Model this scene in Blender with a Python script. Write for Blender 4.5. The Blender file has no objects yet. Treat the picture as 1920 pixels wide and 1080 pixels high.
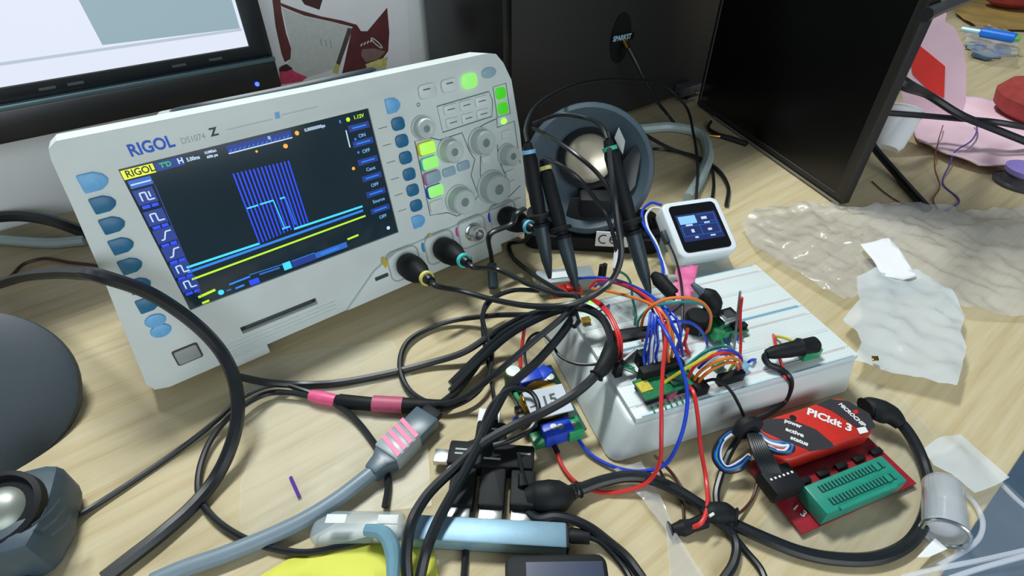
import bpy, bmesh, math, random
from mathutils import Vector, Matrix, noise, geometry
random.seed(7)
S = bpy.context.scene
C = S.collection
# ------------------------------------------------------------------ camera
TH, HC, FPX = 0.688, 0.291, 1000.0
cd = bpy.data.cameras.new('camera'); cam = bpy.data.objects.new('camera', cd); C.objects.link(cam)
cd.sensor_width = 36.0; cd.lens = 36.0 * FPX / 1920.0; cd.clip_start = 0.01
cam.location = (0, 0, HC); cam.rotation_euler = (math.pi / 2 - TH, 0, 0)
S.camera = cam
# ------------------------------------------------------------------ world, lamps, exposure
w = bpy.data.worlds.new('room_light'); S.world = w; w.use_nodes = True
bg = w.node_tree.nodes['Background']; bg.inputs[0].default_value = (0.86, 0.95, 1.0, 1); bg.inputs[1].default_value = 0.13
def area(name, loc, target, sx, sy, power, col=(1, 1, 1)):
    l = bpy.data.lights.new(name, 'AREA'); l.shape = 'RECTANGLE'; l.size = sx; l.size_y = sy; l.energy = power; l.color = col
    o = bpy.data.objects.new(name, l); C.objects.link(o); o.location = loc
    o.rotation_euler = (Vector(target) - Vector(loc)).to_track_quat('-Z', 'Y').to_euler()
    return o
area('ceiling_lamp_over_desk', (-0.40, 1.0, 1.8), (0.0, 0.4, 0), 0.7, 0.15, 34, (0.95, 1.0, 0.98))
area('fill_behind_camera', (0.9, -1.6, 0.75), (0.0, 0.4, 0.1), 2.0, 1.2, 23, (0.86, 0.95, 1.0))  # low soft fill, added out of view to brighten the scope front and wall
S.view_settings.view_transform = 'Standard'; S.view_settings.look = 'None'
S.view_settings.exposure = 0.30; S.view_settings.gamma = 1.0; S.view_settings.use_curve_mapping = False
# ------------------------------------------------------------------ geometry of the view: a pixel and a height give a point of the room
_R = Vector((1, 0, 0)); _D = Vector((0, -math.sin(TH), -math.cos(TH))); _F = Vector((0, math.cos(TH), -math.sin(TH)))
CAM = Vector((0, 0, HC))
def ray(px, py): return _R * ((px - 960) / FPX) + _D * ((py - 540) / FPX) + _F
def at(px, py, z=0.0):
    d = ray(px, py); return CAM + d * ((z - HC) / d.z)
def onplane(px, py, o, n):
    d = ray(px, py); return CAM + d * ((o - CAM).dot(n) / d.dot(n))
YAW = 0.6489
E1 = Vector((math.cos(YAW), math.sin(YAW), 0)); N0 = Vector((math.sin(YAW), -math.cos(YAW), 0)); UP = Vector((0, 0, 1))
def wp(s, d, z=0.0): return E1 * s + N0 * d + UP * z
# ------------------------------------------------------------------ materials
def lin(c):
    return tuple(((v / 255) / 12.92 if v / 255 <= 0.04045 else ((v / 255 + 0.055) / 1.055) ** 2.4) for v in c) + (1,)
MATS = {}
def mat(name, rgb, rough=0.5, metal=0.0, emit=0.0, alpha=1.0, vary=0.06, scale=60.0, bump=0.0, spec=0.5, trans=0.0):
    if name in MATS: return MATS[name]
    m = bpy.data.materials.new(name); m.use_nodes = True; nt = m.node_tree; b = nt.nodes['Principled BSDF']
    col = lin(rgb)
    b.inputs['Base Color'].default_value = col; b.inputs['Roughness'].default_value = rough
    b.inputs['Metallic'].default_value = metal; b.inputs['Alpha'].default_value = alpha
    b.inputs['Specular IOR Level'].default_value = spec; b.inputs['Transmission Weight'].default_value = trans
    if emit:
        b.inputs['Emission Color'].default_value = col; b.inputs['Emission Strength'].default_value = emit
    if vary or bump:
        tc = nt.nodes.new('ShaderNodeTexCoord'); n = nt.nodes.new('ShaderNodeTexNoise'); n.inputs['Scale'].default_value = scale; n.inputs['Detail'].default_value = 4
        nt.links.new(tc.outputs['Object'], n.inputs['Vector'])
    if vary:
        r = nt.nodes.new('ShaderNodeValToRGB')
        r.color_ramp.elements[0].position = 0.3; r.color_ramp.elements[1].position = 0.7
        r.color_ramp.elements[0].color = tuple(max(0, c * (1 - vary)) for c in col[:3]) + (1,)
        r.color_ramp.elements[1].color = tuple(min(1, c * (1 + vary)) for c in col[:3]) + (1,)
        nt.links.new(n.outputs['Fac'], r.inputs['Fac']); nt.links.new(r.outputs['Color'], b.inputs['Base Color'])
    if bump:
        bp = nt.nodes.new('ShaderNodeBump'); bp.inputs['Strength'].default_value = bump; bp.inputs['Distance'].default_value = 0.001
        nt.links.new(n.outputs['Fac'], bp.inputs['Height']); nt.links.new(bp.outputs['Normal'], b.inputs['Normal'])
    MATS[name] = m; return m
def glow(name, rgb, strength=1.0):
    if name in MATS: return MATS[name]
    m = mat(name, rgb, 0.4, emit=strength, vary=0); m.node_tree.nodes['Principled BSDF'].inputs['Base Color'].default_value = (0.01, 0.01, 0.01, 1); return m
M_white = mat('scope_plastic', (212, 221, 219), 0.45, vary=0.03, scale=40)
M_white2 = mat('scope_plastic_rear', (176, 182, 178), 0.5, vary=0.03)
M_key = mat('key_white', (214, 222, 222), 0.4)
M_keygrey = mat('key_blue_grey', (150, 178, 192), 0.4)
M_keyblue = mat('key_blue', (32, 108, 150), 0.4, vary=0.08, scale=300)
M_keylight = mat('key_light_blue', (110, 180, 232), 0.4, vary=0.08, scale=300)
M_line = mat('print_dark', (92, 112, 116), 0.6, vary=0)
M_grn = glow('lit_green', (60, 190, 20), 0.9)
M_grn2 = glow('lit_pale_green', (150, 240, 120), 0.8)
M_led = glow('led_green', (120, 255, 60), 2.5)
M_ledblue = glow('led_blue', (40, 60, 255), 6)
M_black = mat('black_plastic', (20, 23, 26), 0.6, vary=0.1, scale=120, spec=.25)
M_black2 = mat('black_rubber', (22, 27, 32), 0.36, vary=0.1, scale=200)
M_dark = mat('dark_grey_plastic', (44, 60, 68), 0.45, vary=0.08)
M_grey = mat('grey_cable_skin', (118, 136, 148), 0.4, vary=0.06)
M_greyd = mat('slate_connector_plastic', (78, 96, 108), 0.35)
M_metal = mat('bright_metal', (200, 205, 205), 0.25, metal=1.0, vary=0.03)
M_gold = mat('gold_metal', (190, 150, 70), 0.3, metal=1.0, vary=0.05)
M_alu = mat('brushed_aluminium_blue', (132, 166, 186), 0.5, metal=0.5, vary=0.05, scale=200)
M_box = mat('white_box_plastic', (208, 218, 218), 0.4, vary=0.03, scale=30)
M_paper = mat('white_paper', (232, 234, 238), 0.7, vary=0.02)
M_pcb = mat('green_circuit_board', (22, 112, 70), 0.35, vary=0.35, scale=500)
M_pcbd = mat('dark_green_circuit_board', (18, 66, 52), 0.35, vary=0.4, scale=400)
M_blue = mat('blue_plastic', (22, 66, 190), 0.35, vary=0.1, scale=200)
M_term = mat('green_terminal_plastic', (36, 150, 96), 0.35, vary=0.1, scale=200)
M_pink = mat('hot_pink_tape', (226, 92, 140), 0.4, vary=0.08, scale=200)
M_rose = mat('dull_rose_tape', (180, 82, 112), 0.5, vary=0.08, scale=200)
M_red = mat('red_plastic', (190, 40, 30), 0.4, vary=0.12, scale=50)
M_redpcb = mat('dark_red_circuit_board', (146, 34, 46), 0.3, vary=0.15, scale=120)
M_teal = mat('teal_socket_plastic', (30, 138, 118), 0.4, vary=0.08, scale=200)
M_teald = mat('dark_slot', (10, 44, 40), 0.6, vary=0.05)
M_print = mat('black_print', (44, 42, 48), 0.5, vary=0.1)
M_wprint = mat('white_print', (220, 222, 222), 0.6, vary=0)
M_wood = None
WIRE = {'red': (204, 44, 44), 'blue': (24, 66, 196), 'black': (18, 20, 24), 'orange': (222, 122, 44), 'green': (20, 118, 96), 'white': (214, 220, 222),
        'yellow': (206, 196, 48), 'purple': (88, 52, 150), 'brown': (70, 42, 34), 'maroon': (120, 50, 50), 'grey': (140, 150, 152), 'violet': (84, 70, 150), 'teal': (28, 140, 140)}
def wmat(c): return mat('wire_' + c, WIRE[c], 0.4, vary=0.05)
# ------------------------------------------------------------------ mesh builder
RM = {}
def frame(o, x, y, z):
    return Matrix(((x.x, y.x, z.x, o.x), (x.y, y.y, z.y, o.y), (x.z, y.z, z.z, o.z), (0, 0, 0, 1)))
def zframe(o, ang): return Matrix.Translation(o) @ Matrix.Rotation(ang, 4, 'Z')
def axframe(o, axis, hint=UP):
    z = Vector(axis).normalized(); h = Vector(hint)
    if abs(z.dot(h)) > 0.98: h = Vector((0, 1, 0))
    x = h.cross(z).normalized(); return frame(Vector(o), x, z.cross(x), z)
def tags(o, label=None, cat=None, group=None, kind=None):
    if label: o['label'] = label
    if cat: o['category'] = cat
    if group: o['group'] = group
    if kind: o['kind'] = kind
    return o
def thing(name, label, cat, M, group=None, kind=None):
    o = bpy.data.objects.new(name, None); C.objects.link(o); o.empty_display_size = 0.01
    if isinstance(M, Vector): M = Matrix.Translation(M)
    o.matrix_world = M; RM[o] = M.copy(); return tags(o, label, cat, group, kind)
def catmull(P, sub=8, closed=False):
    P = [Vector(p) for p in P]; n = len(P); out = []
    if n < 3: return P
    g = (lambda i: P[i % n]) if closed else (lambda i: P[0] * 2 - P[1] if i < 0 else (P[-1] * 2 - P[-2] if i >= n else P[i]))
    for i in range(n if closed else n - 1):
        a, b, c, d = g(i - 1), g(i), g(i + 1), g(i + 2)
        t0 = 0.0; t1 = max((b - a).length, 1e-6) ** 0.5; t2 = t1 + max((c - b).length, 1e-6) ** 0.5; t3 = t2 + max((d - c).length, 1e-6) ** 0.5
        for k in range(sub):
            t = t1 + (t2 - t1) * k / sub
            A1 = a * ((t1 - t) / (t1 - t0)) + b * ((t - t0) / (t1 - t0)); A2 = b * ((t2 - t) / (t2 - t1)) + c * ((t - t1) / (t2 - t1)); A3 = c * ((t3 - t) / (t3 - t2)) + d * ((t - t2) / (t3 - t2))
            B1 = A1 * ((t2 - t) / (t2 - t0)) + A2 * ((t - t0) / (t2 - t0)); B2 = A2 * ((t3 - t) / (t3 - t1)) + A3 * ((t - t1) / (t3 - t1))
            out.append(B1 * ((t2 - t) / (t2 - t1)) + B2 * ((t - t1) / (t2 - t1)))
    if not closed: out.append(P[-1])
    return out
class MB:
    def __init__(s): s.v = []; s.f = []
    def add(s, vs, fs, M=None):
        o = len(s.v); s.v += [(M @ Vector(v)) if M else Vector(v) for v in vs]; s.f += [tuple(i + o for i in f) for f in fs]; return s
    def box(s, c, d, M=None):
        c = Vector(c); x, y, z = (k / 2 for k in d)
        vs = [c + Vector((sx * x, sy * y, sz * z)) for sz in (-1, 1) for sy in (-1, 1) for sx in (-1, 1)]
        return s.add(vs, [(0, 2, 3, 1), (4, 5, 7, 6), (0, 1, 5, 4), (2, 6, 7, 3), (0, 4, 6, 2), (1, 3, 7, 5)], M)
    def prism(s, poly, z0, z1, M=None, scale_top=1.0, holes=()):
        n = len(poly); cx = sum(p[0] for p in poly) / n; cy = sum(p[1] for p in poly) / n
        a = sum(poly[i][0] * poly[(i + 1) % n][1] - poly[(i + 1) % n][0] * poly[i][1] for i in range(n))
        if a < 0: poly = list(poly)[::-1]
        bot = [(p[0], p[1], z0) for p in poly]; top = [(cx + (p[0] - cx) * scale_top, cy + (p[1] - cy) * scale_top, z1) for p in poly]
        side = [(i, (i + 1) % n, n + (i + 1) % n, n + i) for i in range(n)]
        if not holes:
            return s.add(bot + top, [tuple(range(n - 1, -1, -1)), tuple(range(n, 2 * n))] + side, M)
        vs = bot + top; fs = [tuple(range(n - 1, -1, -1))] + side; loops = [[Vector(t) for t in top]]; idx = list(range(n, 2 * n))
        for h, depth in holes:
            ha = sum(h[i][0] * h[(i + 1) % len(h)][1] - h[(i + 1) % len(h)][0] * h[i][1] for i in range(len(h)))
            if ha > 0: h = list(h)[::-1]
            o = len(vs); k = len(h); vs += [(p[0], p[1], z1) for p in h] + [(p[0], p[1], z1 - depth) for p in h]
            fs += [(o + i, o + (i + 1) % k, o + k + (i + 1) % k, o + k + i)[::1] for i in range(k)]
            fs.append(tuple(range(o + 2 * k - 1, o + k - 1, -1)))
            loops.append([Vector((p[0], p[1], z1)) for p in h]); idx += list(range(o, o + k))
        fs += [tuple(idx[i] for i in t) for t in geometry.tessellate_polygon(loops)]
        return s.add(vs, fs, M)
    def tube(s, pts, r, sides=8, M=None, closed=False, flat=1.0):
        n = len(pts); R = r if isinstance(r, (list, tuple)) else [r] * n
        if len(R) != n: R = [R[0] + 0 * i for i in range(n)] if len(R) == 1 else [R[min(int(i * (len(R) - 1) / (n - 1)), len(R) - 2)] * (1 - (i * (len(R) - 1) / (n - 1)) % 1) + R[min(int(i * (len(R) - 1) / (n - 1)) + 1, len(R) - 1)] * ((i * (len(R) - 1) / (n - 1)) % 1) for i in range(n)]
        pts = [Vector(p) for p in pts]; o = []; fs = []; nv = None
        for i, p in enumerate(pts):
            t = (pts[(i + 1) % n] - pts[i - 1]) if closed else (pts[min(i + 1, n - 1)] - pts[max(i - 1, 0)])
            if t.length < 1e-9: t = Vector((0, 0, 1))
            t.normalize()
            if nv is None: nv = (Vector((0, 0, 1)) if abs(t.z) < 0.9 else Vector((1, 0, 0)))
            nv = (nv - t * nv.dot(t))
            nv = nv.normalized() if nv.length > 1e-6 else t.orthogonal().normalized()
            bv = t.cross(nv)
            for k in range(sides):
                a = 2 * math.pi * k / sides; o.append(p + (nv * math.cos(a) * flat + bv * math.sin(a)) * R[i])
        m = n if closed else n - 1
        for i in range(m):
            j = (i + 1) % n
            for k in range(sides):
                l = (k + 1) % sides; fs.append((i * sides + k, i * sides + l, j * sides + l, j * sides + k))
        if not closed: fs += [tuple(range(sides - 1, -1, -1)), tuple(range((n - 1) * sides, n * sides))]
        return s.add(o, fs, M)
    def lathe(s, prof, seg=32, M=None):
        vs = []; fs = []; n = len(prof)
        for r, z in prof:
            for k in range(seg):
                a = 2 * math.pi * k / seg; vs.append((max(r, 1e-5) * math.cos(a), max(r, 1e-5) * math.sin(a), z))
        for i in range(n - 1):
            for k in range(seg):
                l = (k + 1) % seg; fs.append((i * seg + k, i * seg + l, (i + 1) * seg + l, (i + 1) * seg + k))
        fs += [tuple(range(seg - 1, -1, -1)), tuple(range((n - 1) * seg, n * seg))]
        return s.add(vs, fs, M)
    def build(s, name, m, parent=None, world=False, bevel=0.0, seg=2, smooth=True, angle=35, label=None, cat=None, group=None, kind=None):
        vs = s.v; base = None
        if parent is None:
            lo = Vector((min(v.x for v in vs), min(v.y for v in vs), min(v.z for v in vs))); hi = Vector((max(v.x for v in vs), max(v.y for v in vs), max(v.z for v in vs)))
            base = Vector(((lo.x + hi.x) / 2, (lo.y + hi.y) / 2, lo.z)); vs = [v - base for v in vs]
        elif world:
            inv = RM[parent].inverted(); vs = [inv @ v for v in vs]
        me = bpy.data.meshes.new(name); me.from_pydata([tuple(v) for v in vs], [], s.f)
        bm = bmesh.new(); bm.from_mesh(me); bmesh.ops.recalc_face_normals(bm, faces=bm.faces)
        if bevel:
            ed = [e for e in bm.edges if len(e.link_faces) == 2 and e.calc_face_angle(0) > math.radians(30)]
            bmesh.ops.bevel(bm, geom=ed, offset=bevel, segments=seg, profile=0.5, affect='EDGES', clamp_overlap=True)
        bm.to_mesh(me); bm.free()
        if smooth:
            me.shade_smooth(); me.set_sharp_from_angle(angle=math.radians(angle))
        me.materials.append(m)
        o = bpy.data.objects.new(name, me); C.objects.link(o)
        if parent is not None:
            o.parent = parent; RM[o] = RM[parent]
        else:
            o.location = base; RM[o] = Matrix.Translation(base)
        return tags(o, label, cat, group, kind)
def rrect(x0, y0, x1, y1, r, seg=4):
    P = []
    for cx, cy, a0 in ((x1 - r, y1 - r, 0), (x0 + r, y1 - r, 90), (x0 + r, y0 + r, 180), (x1 - r, y0 + r, 270)):
        for k in range(seg + 1):
            a = math.radians(a0 + 90 * k / seg); P.append((cx + r * math.cos(a), cy + r * math.sin(a)))
    return P
def ell(cx, cy, rx, ry, n=20): return [(cx + rx * math.cos(2 * math.pi * k / n), cy + ry * math.sin(2 * math.pi * k / n)) for k in range(n)]
def text(name, body, m, parent, M, size, align='LEFT', bold=0.0, shear=0.0, squeeze=1.0):
    cu = bpy.data.curves.new(name, 'FONT'); cu.body = body; cu.size = size; cu.align_x = align; cu.align_y = 'CENTER'; cu.offset = bold; cu.extrude = 0.00008; cu.shear = shear; cu.resolution_u = 3
    t = bpy.data.objects.new(name, cu); C.objects.link(t)
    me = bpy.data.meshes.new_from_object(t.evaluated_get(bpy.context.evaluated_depsgraph_get())); bpy.data.objects.remove(t)
    me.transform(M @ Matrix.Diagonal((squeeze, 1, 1, 1))); me.materials.clear(); me.materials.append(m); me.name = name
    o = bpy.data.objects.new(name, me); C.objects.link(o); o.parent = parent; RM[o] = RM[parent]; return o
def quad(px4, z):
    """box footprint of a thing from four pixels of its top face (left-back, right-back, right-front, left-front) at height z"""
    a, b, c, d = (at(p[0], p[1], z) for p in px4)
    x = ((b - a) + (c - d)); ang = math.atan2(x.y, x.x); ctr = (a + b + c + d) / 4
    W = ((b - a).length + (c - d).length) / 2; D = ((d - a).length + (c - b).length) / 2
    return zframe(Vector((ctr.x, ctr.y, 0)), ang), W, D
def path(P): return [at(*p) for p in P]
def cable(name, label, cat, P, r, m, group=None, parent=None, sub=8, sides=8, world_pts=None, flat=1.0):
    pts = catmull(world_pts if world_pts else path(P), sub)
    return MB().tube(pts, r, sides, flat=flat).build(name, m, parent, world=True, label=label, cat=cat, group=group)
def film(name, poly, z0, amp, scl, m, step=0.004, sharp=True, seed=0.0, parent=None, thick=0.0, hfun=None, label=None, cat=None, group=None):
    P = [at(p[0], p[1], z0) for p in poly]; P2 = [Vector((p.x, p.y)) for p in P]; B = []
    for i in range(len(P2)):
        a, b = P2[i], P2[(i + 1) % len(P2)]; k = max(1, int((b - a).length / step))
        B += [a.lerp(b, j / k) for j in range(k)]
    n = len(B); xs = [p.x for p in B]; ys = [p.y for p in B]; pts = list(B); y = min(ys)
    while y < max(ys):
        x = min(xs)
        while x < max(xs):
            pts.append(Vector((x + random.uniform(-.3, .3) * step, y + random.uniform(-.3, .3) * step))); x += step
        y += step
    v, e, f, *_ = geometry.delaunay_2d_cdt(pts, [(i, (i + 1) % n) for i in range(n)], [], 1, 1e-6)
    vs = []
    for p in v:
        q = Vector((p.x * scl, p.y * scl, seed))
        h = noise.fractal(q, 1.0, 2.0, 3) if not sharp else (0.55 - abs(noise.noise(q)) * 1.2 - abs(noise.noise(q * 2.3)) * 0.7 + 0.35 * noise.noise(q * 4.3))
        z = z0 + amp * max(0.0, min(1.0, 0.5 + 0.5 * h))
        if hfun: z += hfun(p)
        vs.append((p.x, p.y, z))
    mb = MB(); mb.add(vs, [tuple(t) for t in f]); o = mb.build(name, m, parent, world=True, angle=60, label=label, cat=cat, group=group)
    if thick:
        md = o.modifiers.new('thickness', 'SOLIDIFY'); md.thickness = thick
    return o
def filmmat(name, rgb, alpha, rough=0.12, gloss=0.05):
    m = bpy.data.materials.new(name); m.use_nodes = True; nt = m.node_tree; nt.nodes.clear()
    o = nt.nodes.new('ShaderNodeOutputMaterial'); mx = nt.nodes.new('ShaderNodeMixShader'); tr = nt.nodes.new('ShaderNodeBsdfTransparent'); b = nt.nodes.new('ShaderNodeBsdfPrincipled')
    b.inputs['Base Color'].default_value = lin(rgb); b.inputs['Roughness'].default_value = rough
    b.inputs['Specular IOR Level'].default_value = 0.3
    gl = nt.nodes.new('ShaderNodeBsdfGlossy'); gl.inputs['Roughness'].default_value = rough; gl.inputs['Color'].default_value = (0.95, 0.98, 1, 1)
    lw = nt.nodes.new('ShaderNodeLayerWeight'); lw.inputs['Blend'].default_value = 0.5
    pw = nt.nodes.new('ShaderNodeMath'); pw.operation = 'POWER'; pw.inputs[1].default_value = 3.0
    ad = nt.nodes.new('ShaderNodeMath'); ad.operation = 'MULTIPLY_ADD'; ad.inputs[1].default_value = 0.6 * min(1, gloss * 20); ad.inputs[2].default_value = gloss; ad.use_clamp = True
    mx.inputs[0].default_value = alpha; m2 = nt.nodes.new('ShaderNodeMixShader')
    nt.links.new(lw.outputs['Facing'], pw.inputs[0]); nt.links.new(pw.outputs[0], ad.inputs[0]); nt.links.new(ad.outputs[0], m2.inputs[0])
    nt.links.new(tr.outputs[0], mx.inputs[1]); nt.links.new(b.outputs[0], mx.inputs[2]); nt.links.new(mx.outputs[0], m2.inputs[1]); nt.links.new(gl.outputs[0], m2.inputs[2]); nt.links.new(m2.outputs[0], o.inputs[0])
    return m
M_film = filmmat('clear_film', (236, 240, 246), 0.27, 0.1, 0.10)
M_film2 = filmmat('thin_clear_film', (214, 222, 220), 0.12, 0.3, 0.008)
M_milky = filmmat('milky_film', (216, 226, 232), 0.62, 0.25, 0.03)
M_frost = filmmat('frosted_plastic', (176, 196, 206), 0.36, 0.3, 0.02)
M_clear = filmmat('clear_hard_plastic', (220, 228, 236), 0.08, 0.05)
# ================================================================== SETTING
def woodmat():
    m = bpy.data.materials.new('beige_wood_laminate'); m.use_nodes = True; nt = m.node_tree; b = nt.nodes['Principled BSDF']
    tc = nt.nodes.new('ShaderNodeTexCoord'); mp = nt.nodes.new('ShaderNodeMapping'); mp.inputs['Scale'].default_value = (3.0, 60, 1)
    n1 = nt.nodes.new('ShaderNodeTexNoise'); n1.inputs['Scale'].default_value = 2.2; n1.inputs['Detail'].default_value = 6; n1.inputs['Roughness'].default_value = 0.6
    n2 = nt.nodes.new('ShaderNodeTexNoise'); n2.inputs['Scale'].default_value = 14; n2.inputs['Detail'].default_value = 3
    r = nt.nodes.new('ShaderNodeValToRGB'); cr = r.color_ramp
    cr.elements[0].position = 0.30; cr.elements[0].color = lin((184, 166, 126)); cr.elements[1].position = 0.62; cr.elements[1].color = lin((204, 191, 158))
    e = cr.elements.new(0.47); e.color = lin((198, 183, 146))
    mx = nt.nodes.new('ShaderNodeMixRGB'); mx.blend_type = 'MULTIPLY'; mx.inputs[0].default_value = 0.12
    nt.links.new(tc.outputs['Object'], mp.inputs[0]); nt.links.new(mp.outputs[0], n1.inputs['Vector']); nt.links.new(mp.outputs[0], n2.inputs['Vector'])
    nt.links.new(n1.outputs['Fac'], r.inputs[0]); nt.links.new(r.outputs[0], mx.inputs[1]); nt.links.new(n2.outputs['Fac'], mx.inputs[2]); nt.links.new(mx.outputs[0], b.inputs['Base Color'])
    b.inputs['Roughness'].default_value = 0.55; b.inputs['Specular IOR Level'].default_value = 0.2
    return m
M_wood = woodmat()
DESK = thing('desk', 'beige wood laminate desk everything in the photo stands on', 'desk', zframe(wp(0.1, -0.31, 0), YAW))
MB().box((0, 0, -0.0125), (3.4, 0.70, 0.025)).build('desk_top', M_wood, DESK, bevel=0.002)
for sx in (-1.6, 1.6):
    for sy in (-0.3, 0.3):
        MB().box((sx, sy, -0.3825), (0.05, 0.05, 0.715)).build('leg', M_greyd, DESK, bevel=0.003)
MB().box((0, 0, 0), (6, 6, 0.02), Matrix.Translation((0, 0, -0.75))).build('floor', mat('blue_grey_floor', (128, 160, 190), 0.6, vary=0.12, scale=6), kind='structure', label='blue-grey floor below the desk edge at the lower right')
MB().box((0, 0, 0), (3.6, 0.03, 1.37), Matrix(zframe(wp(0.1, -0.68, -0.055), YAW))).build('wall_back', mat('partition_white', (230, 234, 236), 0.7, vary=0.03, scale=12), kind='structure', label='white partition wall behind the desk')
# ================================================================== OSCILLOSCOPE (local frame: x along the front, y up the front, z out of the front, millimetres)
TILT = 0.1915
SX = E1; SY = UP * math.cos(TILT) - N0 * math.sin(TILT); SN = SX.cross(SY)
SO = Vector((-0.2116, 0.2641, 0.012 + 0.0459 * math.cos(TILT)))
MM = Matrix.Scale(0.001, 4)
SCOPE = thing('oscilloscope', 'white bench oscilloscope with lit screen, blue soft keys and rows of knobs', 'oscilloscope', frame(SO, SX, SY, SN))
def mmb(fn): b = MB(); fn(b); return b
def P3(poly, z0, z1, name, m, parent, bevel=0, **k): return MB().prism(poly, z0, z1, MM, **k).build(name, m, parent, bevel=bevel / 1000)
outline = [(-22, 116.5), (120, 114), (258, 113.5), (266, 111.5), (272, 104), (278, 90), (281, 48), (281, 2), (278, -38), (272, -46.5), (140, -47.5), (-33, -48.5), (-41, -46), (-43.5, -40), (-39, 0), (-34, 42), (-30, 83), (-28, 108), (-26.5, 113.5)]
scr = [(-1.5, -1.5), (152.5, -1.5), (152.5, 95), (-2, 95)]
slot = [(21, -32.5), (76, -33), (76, -27.5), (21, -27)]
bez = MB().prism(outline, -26, 0, MM, holes=[(scr, 2.0), (slot, 8)]).build('front_bezel', M_white, SCOPE, bevel=0.0028, seg=3)
rear = [(-24, 105), (266, 102), (268, -36), (-34, -36)]
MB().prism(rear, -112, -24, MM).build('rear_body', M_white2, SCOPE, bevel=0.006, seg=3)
P3(slot, -7.5, -5, 'card_slot', mat('slot_dark', (30, 32, 34), 0.5), SCOPE)
P3([(24, -31.5), (73, -31.8), (73, -28.6), (24, -28.4)], -5, -3, 'slot_cover', mat('slot_cover_grey', (62, 66, 66), 0.4), SCOPE, 0.4)
for k, yy in enumerate((-36.5, -39.5, -42.5)):
    P3([(2, yy - .7), (88, yy - .7), (88, yy + .7), (2, yy + .7)], -1, 0.7, 'grip_ridge', M_white, SCOPE, 0.3)
for x0 in (0, 214):
    P3([(x0, -46), (x0 + 33, -46), (x0 + 33, -56.2), (x0, -56.2)], -8, -0.5, 'tilt_leg', M_white, SCOPE, 1.5)
for x0 in (-20, 235):
    P3([(x0, -34), (x0 + 18, -34), (x0 + 18, -35.4), (x0, -35.4)], -110, -95, 'rear_foot', M_black, SCOPE, 0.4)
# carrying handle lying on top
hp = catmull([Vector(p) for p in ((40, 101, -96), (44, 105, -84), (62, 106.5, -72), (120, 106.5, -68), (178, 106.5, -72), (196, 105, -84), (200, 101, -96))], 6)
MB().tube(hp, 5.5, 10, MM, flat=0.8).build('handle', M_dark, SCOPE)
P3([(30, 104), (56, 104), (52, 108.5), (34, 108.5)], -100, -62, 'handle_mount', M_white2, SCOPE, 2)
P3([(186, 104), (208, 104), (206, 108), (188, 108)], -100, -62, 'handle_mount', M_dark, SCOPE, 2)
# connector panel bulging out at the lower right
P3([(94, -47.4), (124, -24), (146, -15), (200, -13), (274, -10), (277.5, -38), (271.5, -46.4)], -1, 3.2, 'connector_panel', M_white, SCOPE, 1.6)
# power key
P3(rrect(-22.6, -36.6, -6.6, -24.4, 1.5), -1, 0.35, 'power_key_gap', mat('gap_brown', (74, 62, 58), 0.6), SCOPE)
P3(rrect(-21.6, -35.6, -7.6, -25.4, 1.2), 0, 1.5, 'power_key', mat('key_grey', (150, 156, 154), 0.5), SCOPE, 0.4)
def dkey(cx, cy, w, h):
    return [(cx - w / 2, cy - h / 2), (cx + w * .1, cy - h / 2), (cx + w * .38, cy - h * .3), (cx + w / 2, cy), (cx + w * .38, cy + h * .3), (cx + w * .1, cy + h / 2), (cx - w / 2, cy + h / 2)]
lk = [(-15, 92), (-16, 78.9), (-16.8, 66.3), (-17.8, 53.2), (-18.7, 39.9), (-19.6, 26.3), (-20.6, 12.7)]
for i, (x, y) in enumerate(lk): P3(dkey(x, y, 13.5 if i == 0 else 12, 10.5 if i == 0 else 9.5), -0.5, 1.6, 'soft_key', M_keylight if i == 0 else M_keyblue, SCOPE, 0.8)
for y in (0.6, -7.2): P3(ell(-21.6, y, 6, 4.6), -0.5, 1.6, 'page_key', M_keylight, SCOPE, 0.8)
for i, y in enumerate((93, 79.6, 67, 54.1, 41.1, 28.2, 15.2, 2)):
    P3(dkey(171, y, 11.5, 10.5) if i in (0, 7) else rrect(171.6 - 5.2, y - 4.7, 171.6 + 5.2, y + 4.7, 3.2), -0.5, 1.6, 'soft_key', M_keylight if i in (0, 7) else M_keyblue, SCOPE, 0.8)
    if 0 < i < 7: P3([(156, y - .25), (163, y - .25), (163, y + .25), (156, y + .25)], 0, .12, 'soft_key_mark', M_line, SCOPE)
# right hand control area
P3(rrect(192.5, 92, 207.5, 102, 3), -.5, 2.4, 'menu_key', M_key, SCOPE, 1)
P3(rrect(212, 92.5, 226.5, 102, 3), -.5, 2.4, 'menu_key', M_key, SCOPE, 1)
P3(rrect(230.5, 91.5, 244.5, 102.5, 4), -.5, 2.4, 'run_key', M_grn2, SCOPE, 1)
P3(ell(256.5, 99.5, 7, 4), -.5, 1.8, 'menu_key', M_keygrey, SCOPE, 1)
for x, y in ((199, 98.6), (219, 99)): P3([(x - 3, y - .5), (x + 3, y - .5), (x + 3, y + .5), (x - 3, y + .5)], 2.3, 2.5, 'key_print', M_line, SCOPE)
for x, y in ((265.3, 82), (265.6, 70)): P3(rrect(x - 5, y - 4.6, x + 5, y + 4.6, 3), -.5, 2, 'lit_key', M_grn, SCOPE, 1)
P3(ell(265.5, 59.5, 2.4, 2.2), -.5, 1.2, 'status_light', M_led, SCOPE, .4)
for r, y in enumerate((80, 70)):
    for x in (217, 231.5, 246): P3(rrect(x - 6.2, y - 3.6, x + 6.2, y + 3.6, 1.6), -.5, 1.6, 'function_key', M_key, SCOPE, .6); P3([(x - 3.4, y - .3), (x + 3.4, y - .3), (x + 3.4, y + .5), (x - 3.4, y + .5)], 1.5, 1.7, 'key_print', M_line, SCOPE)
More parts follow.
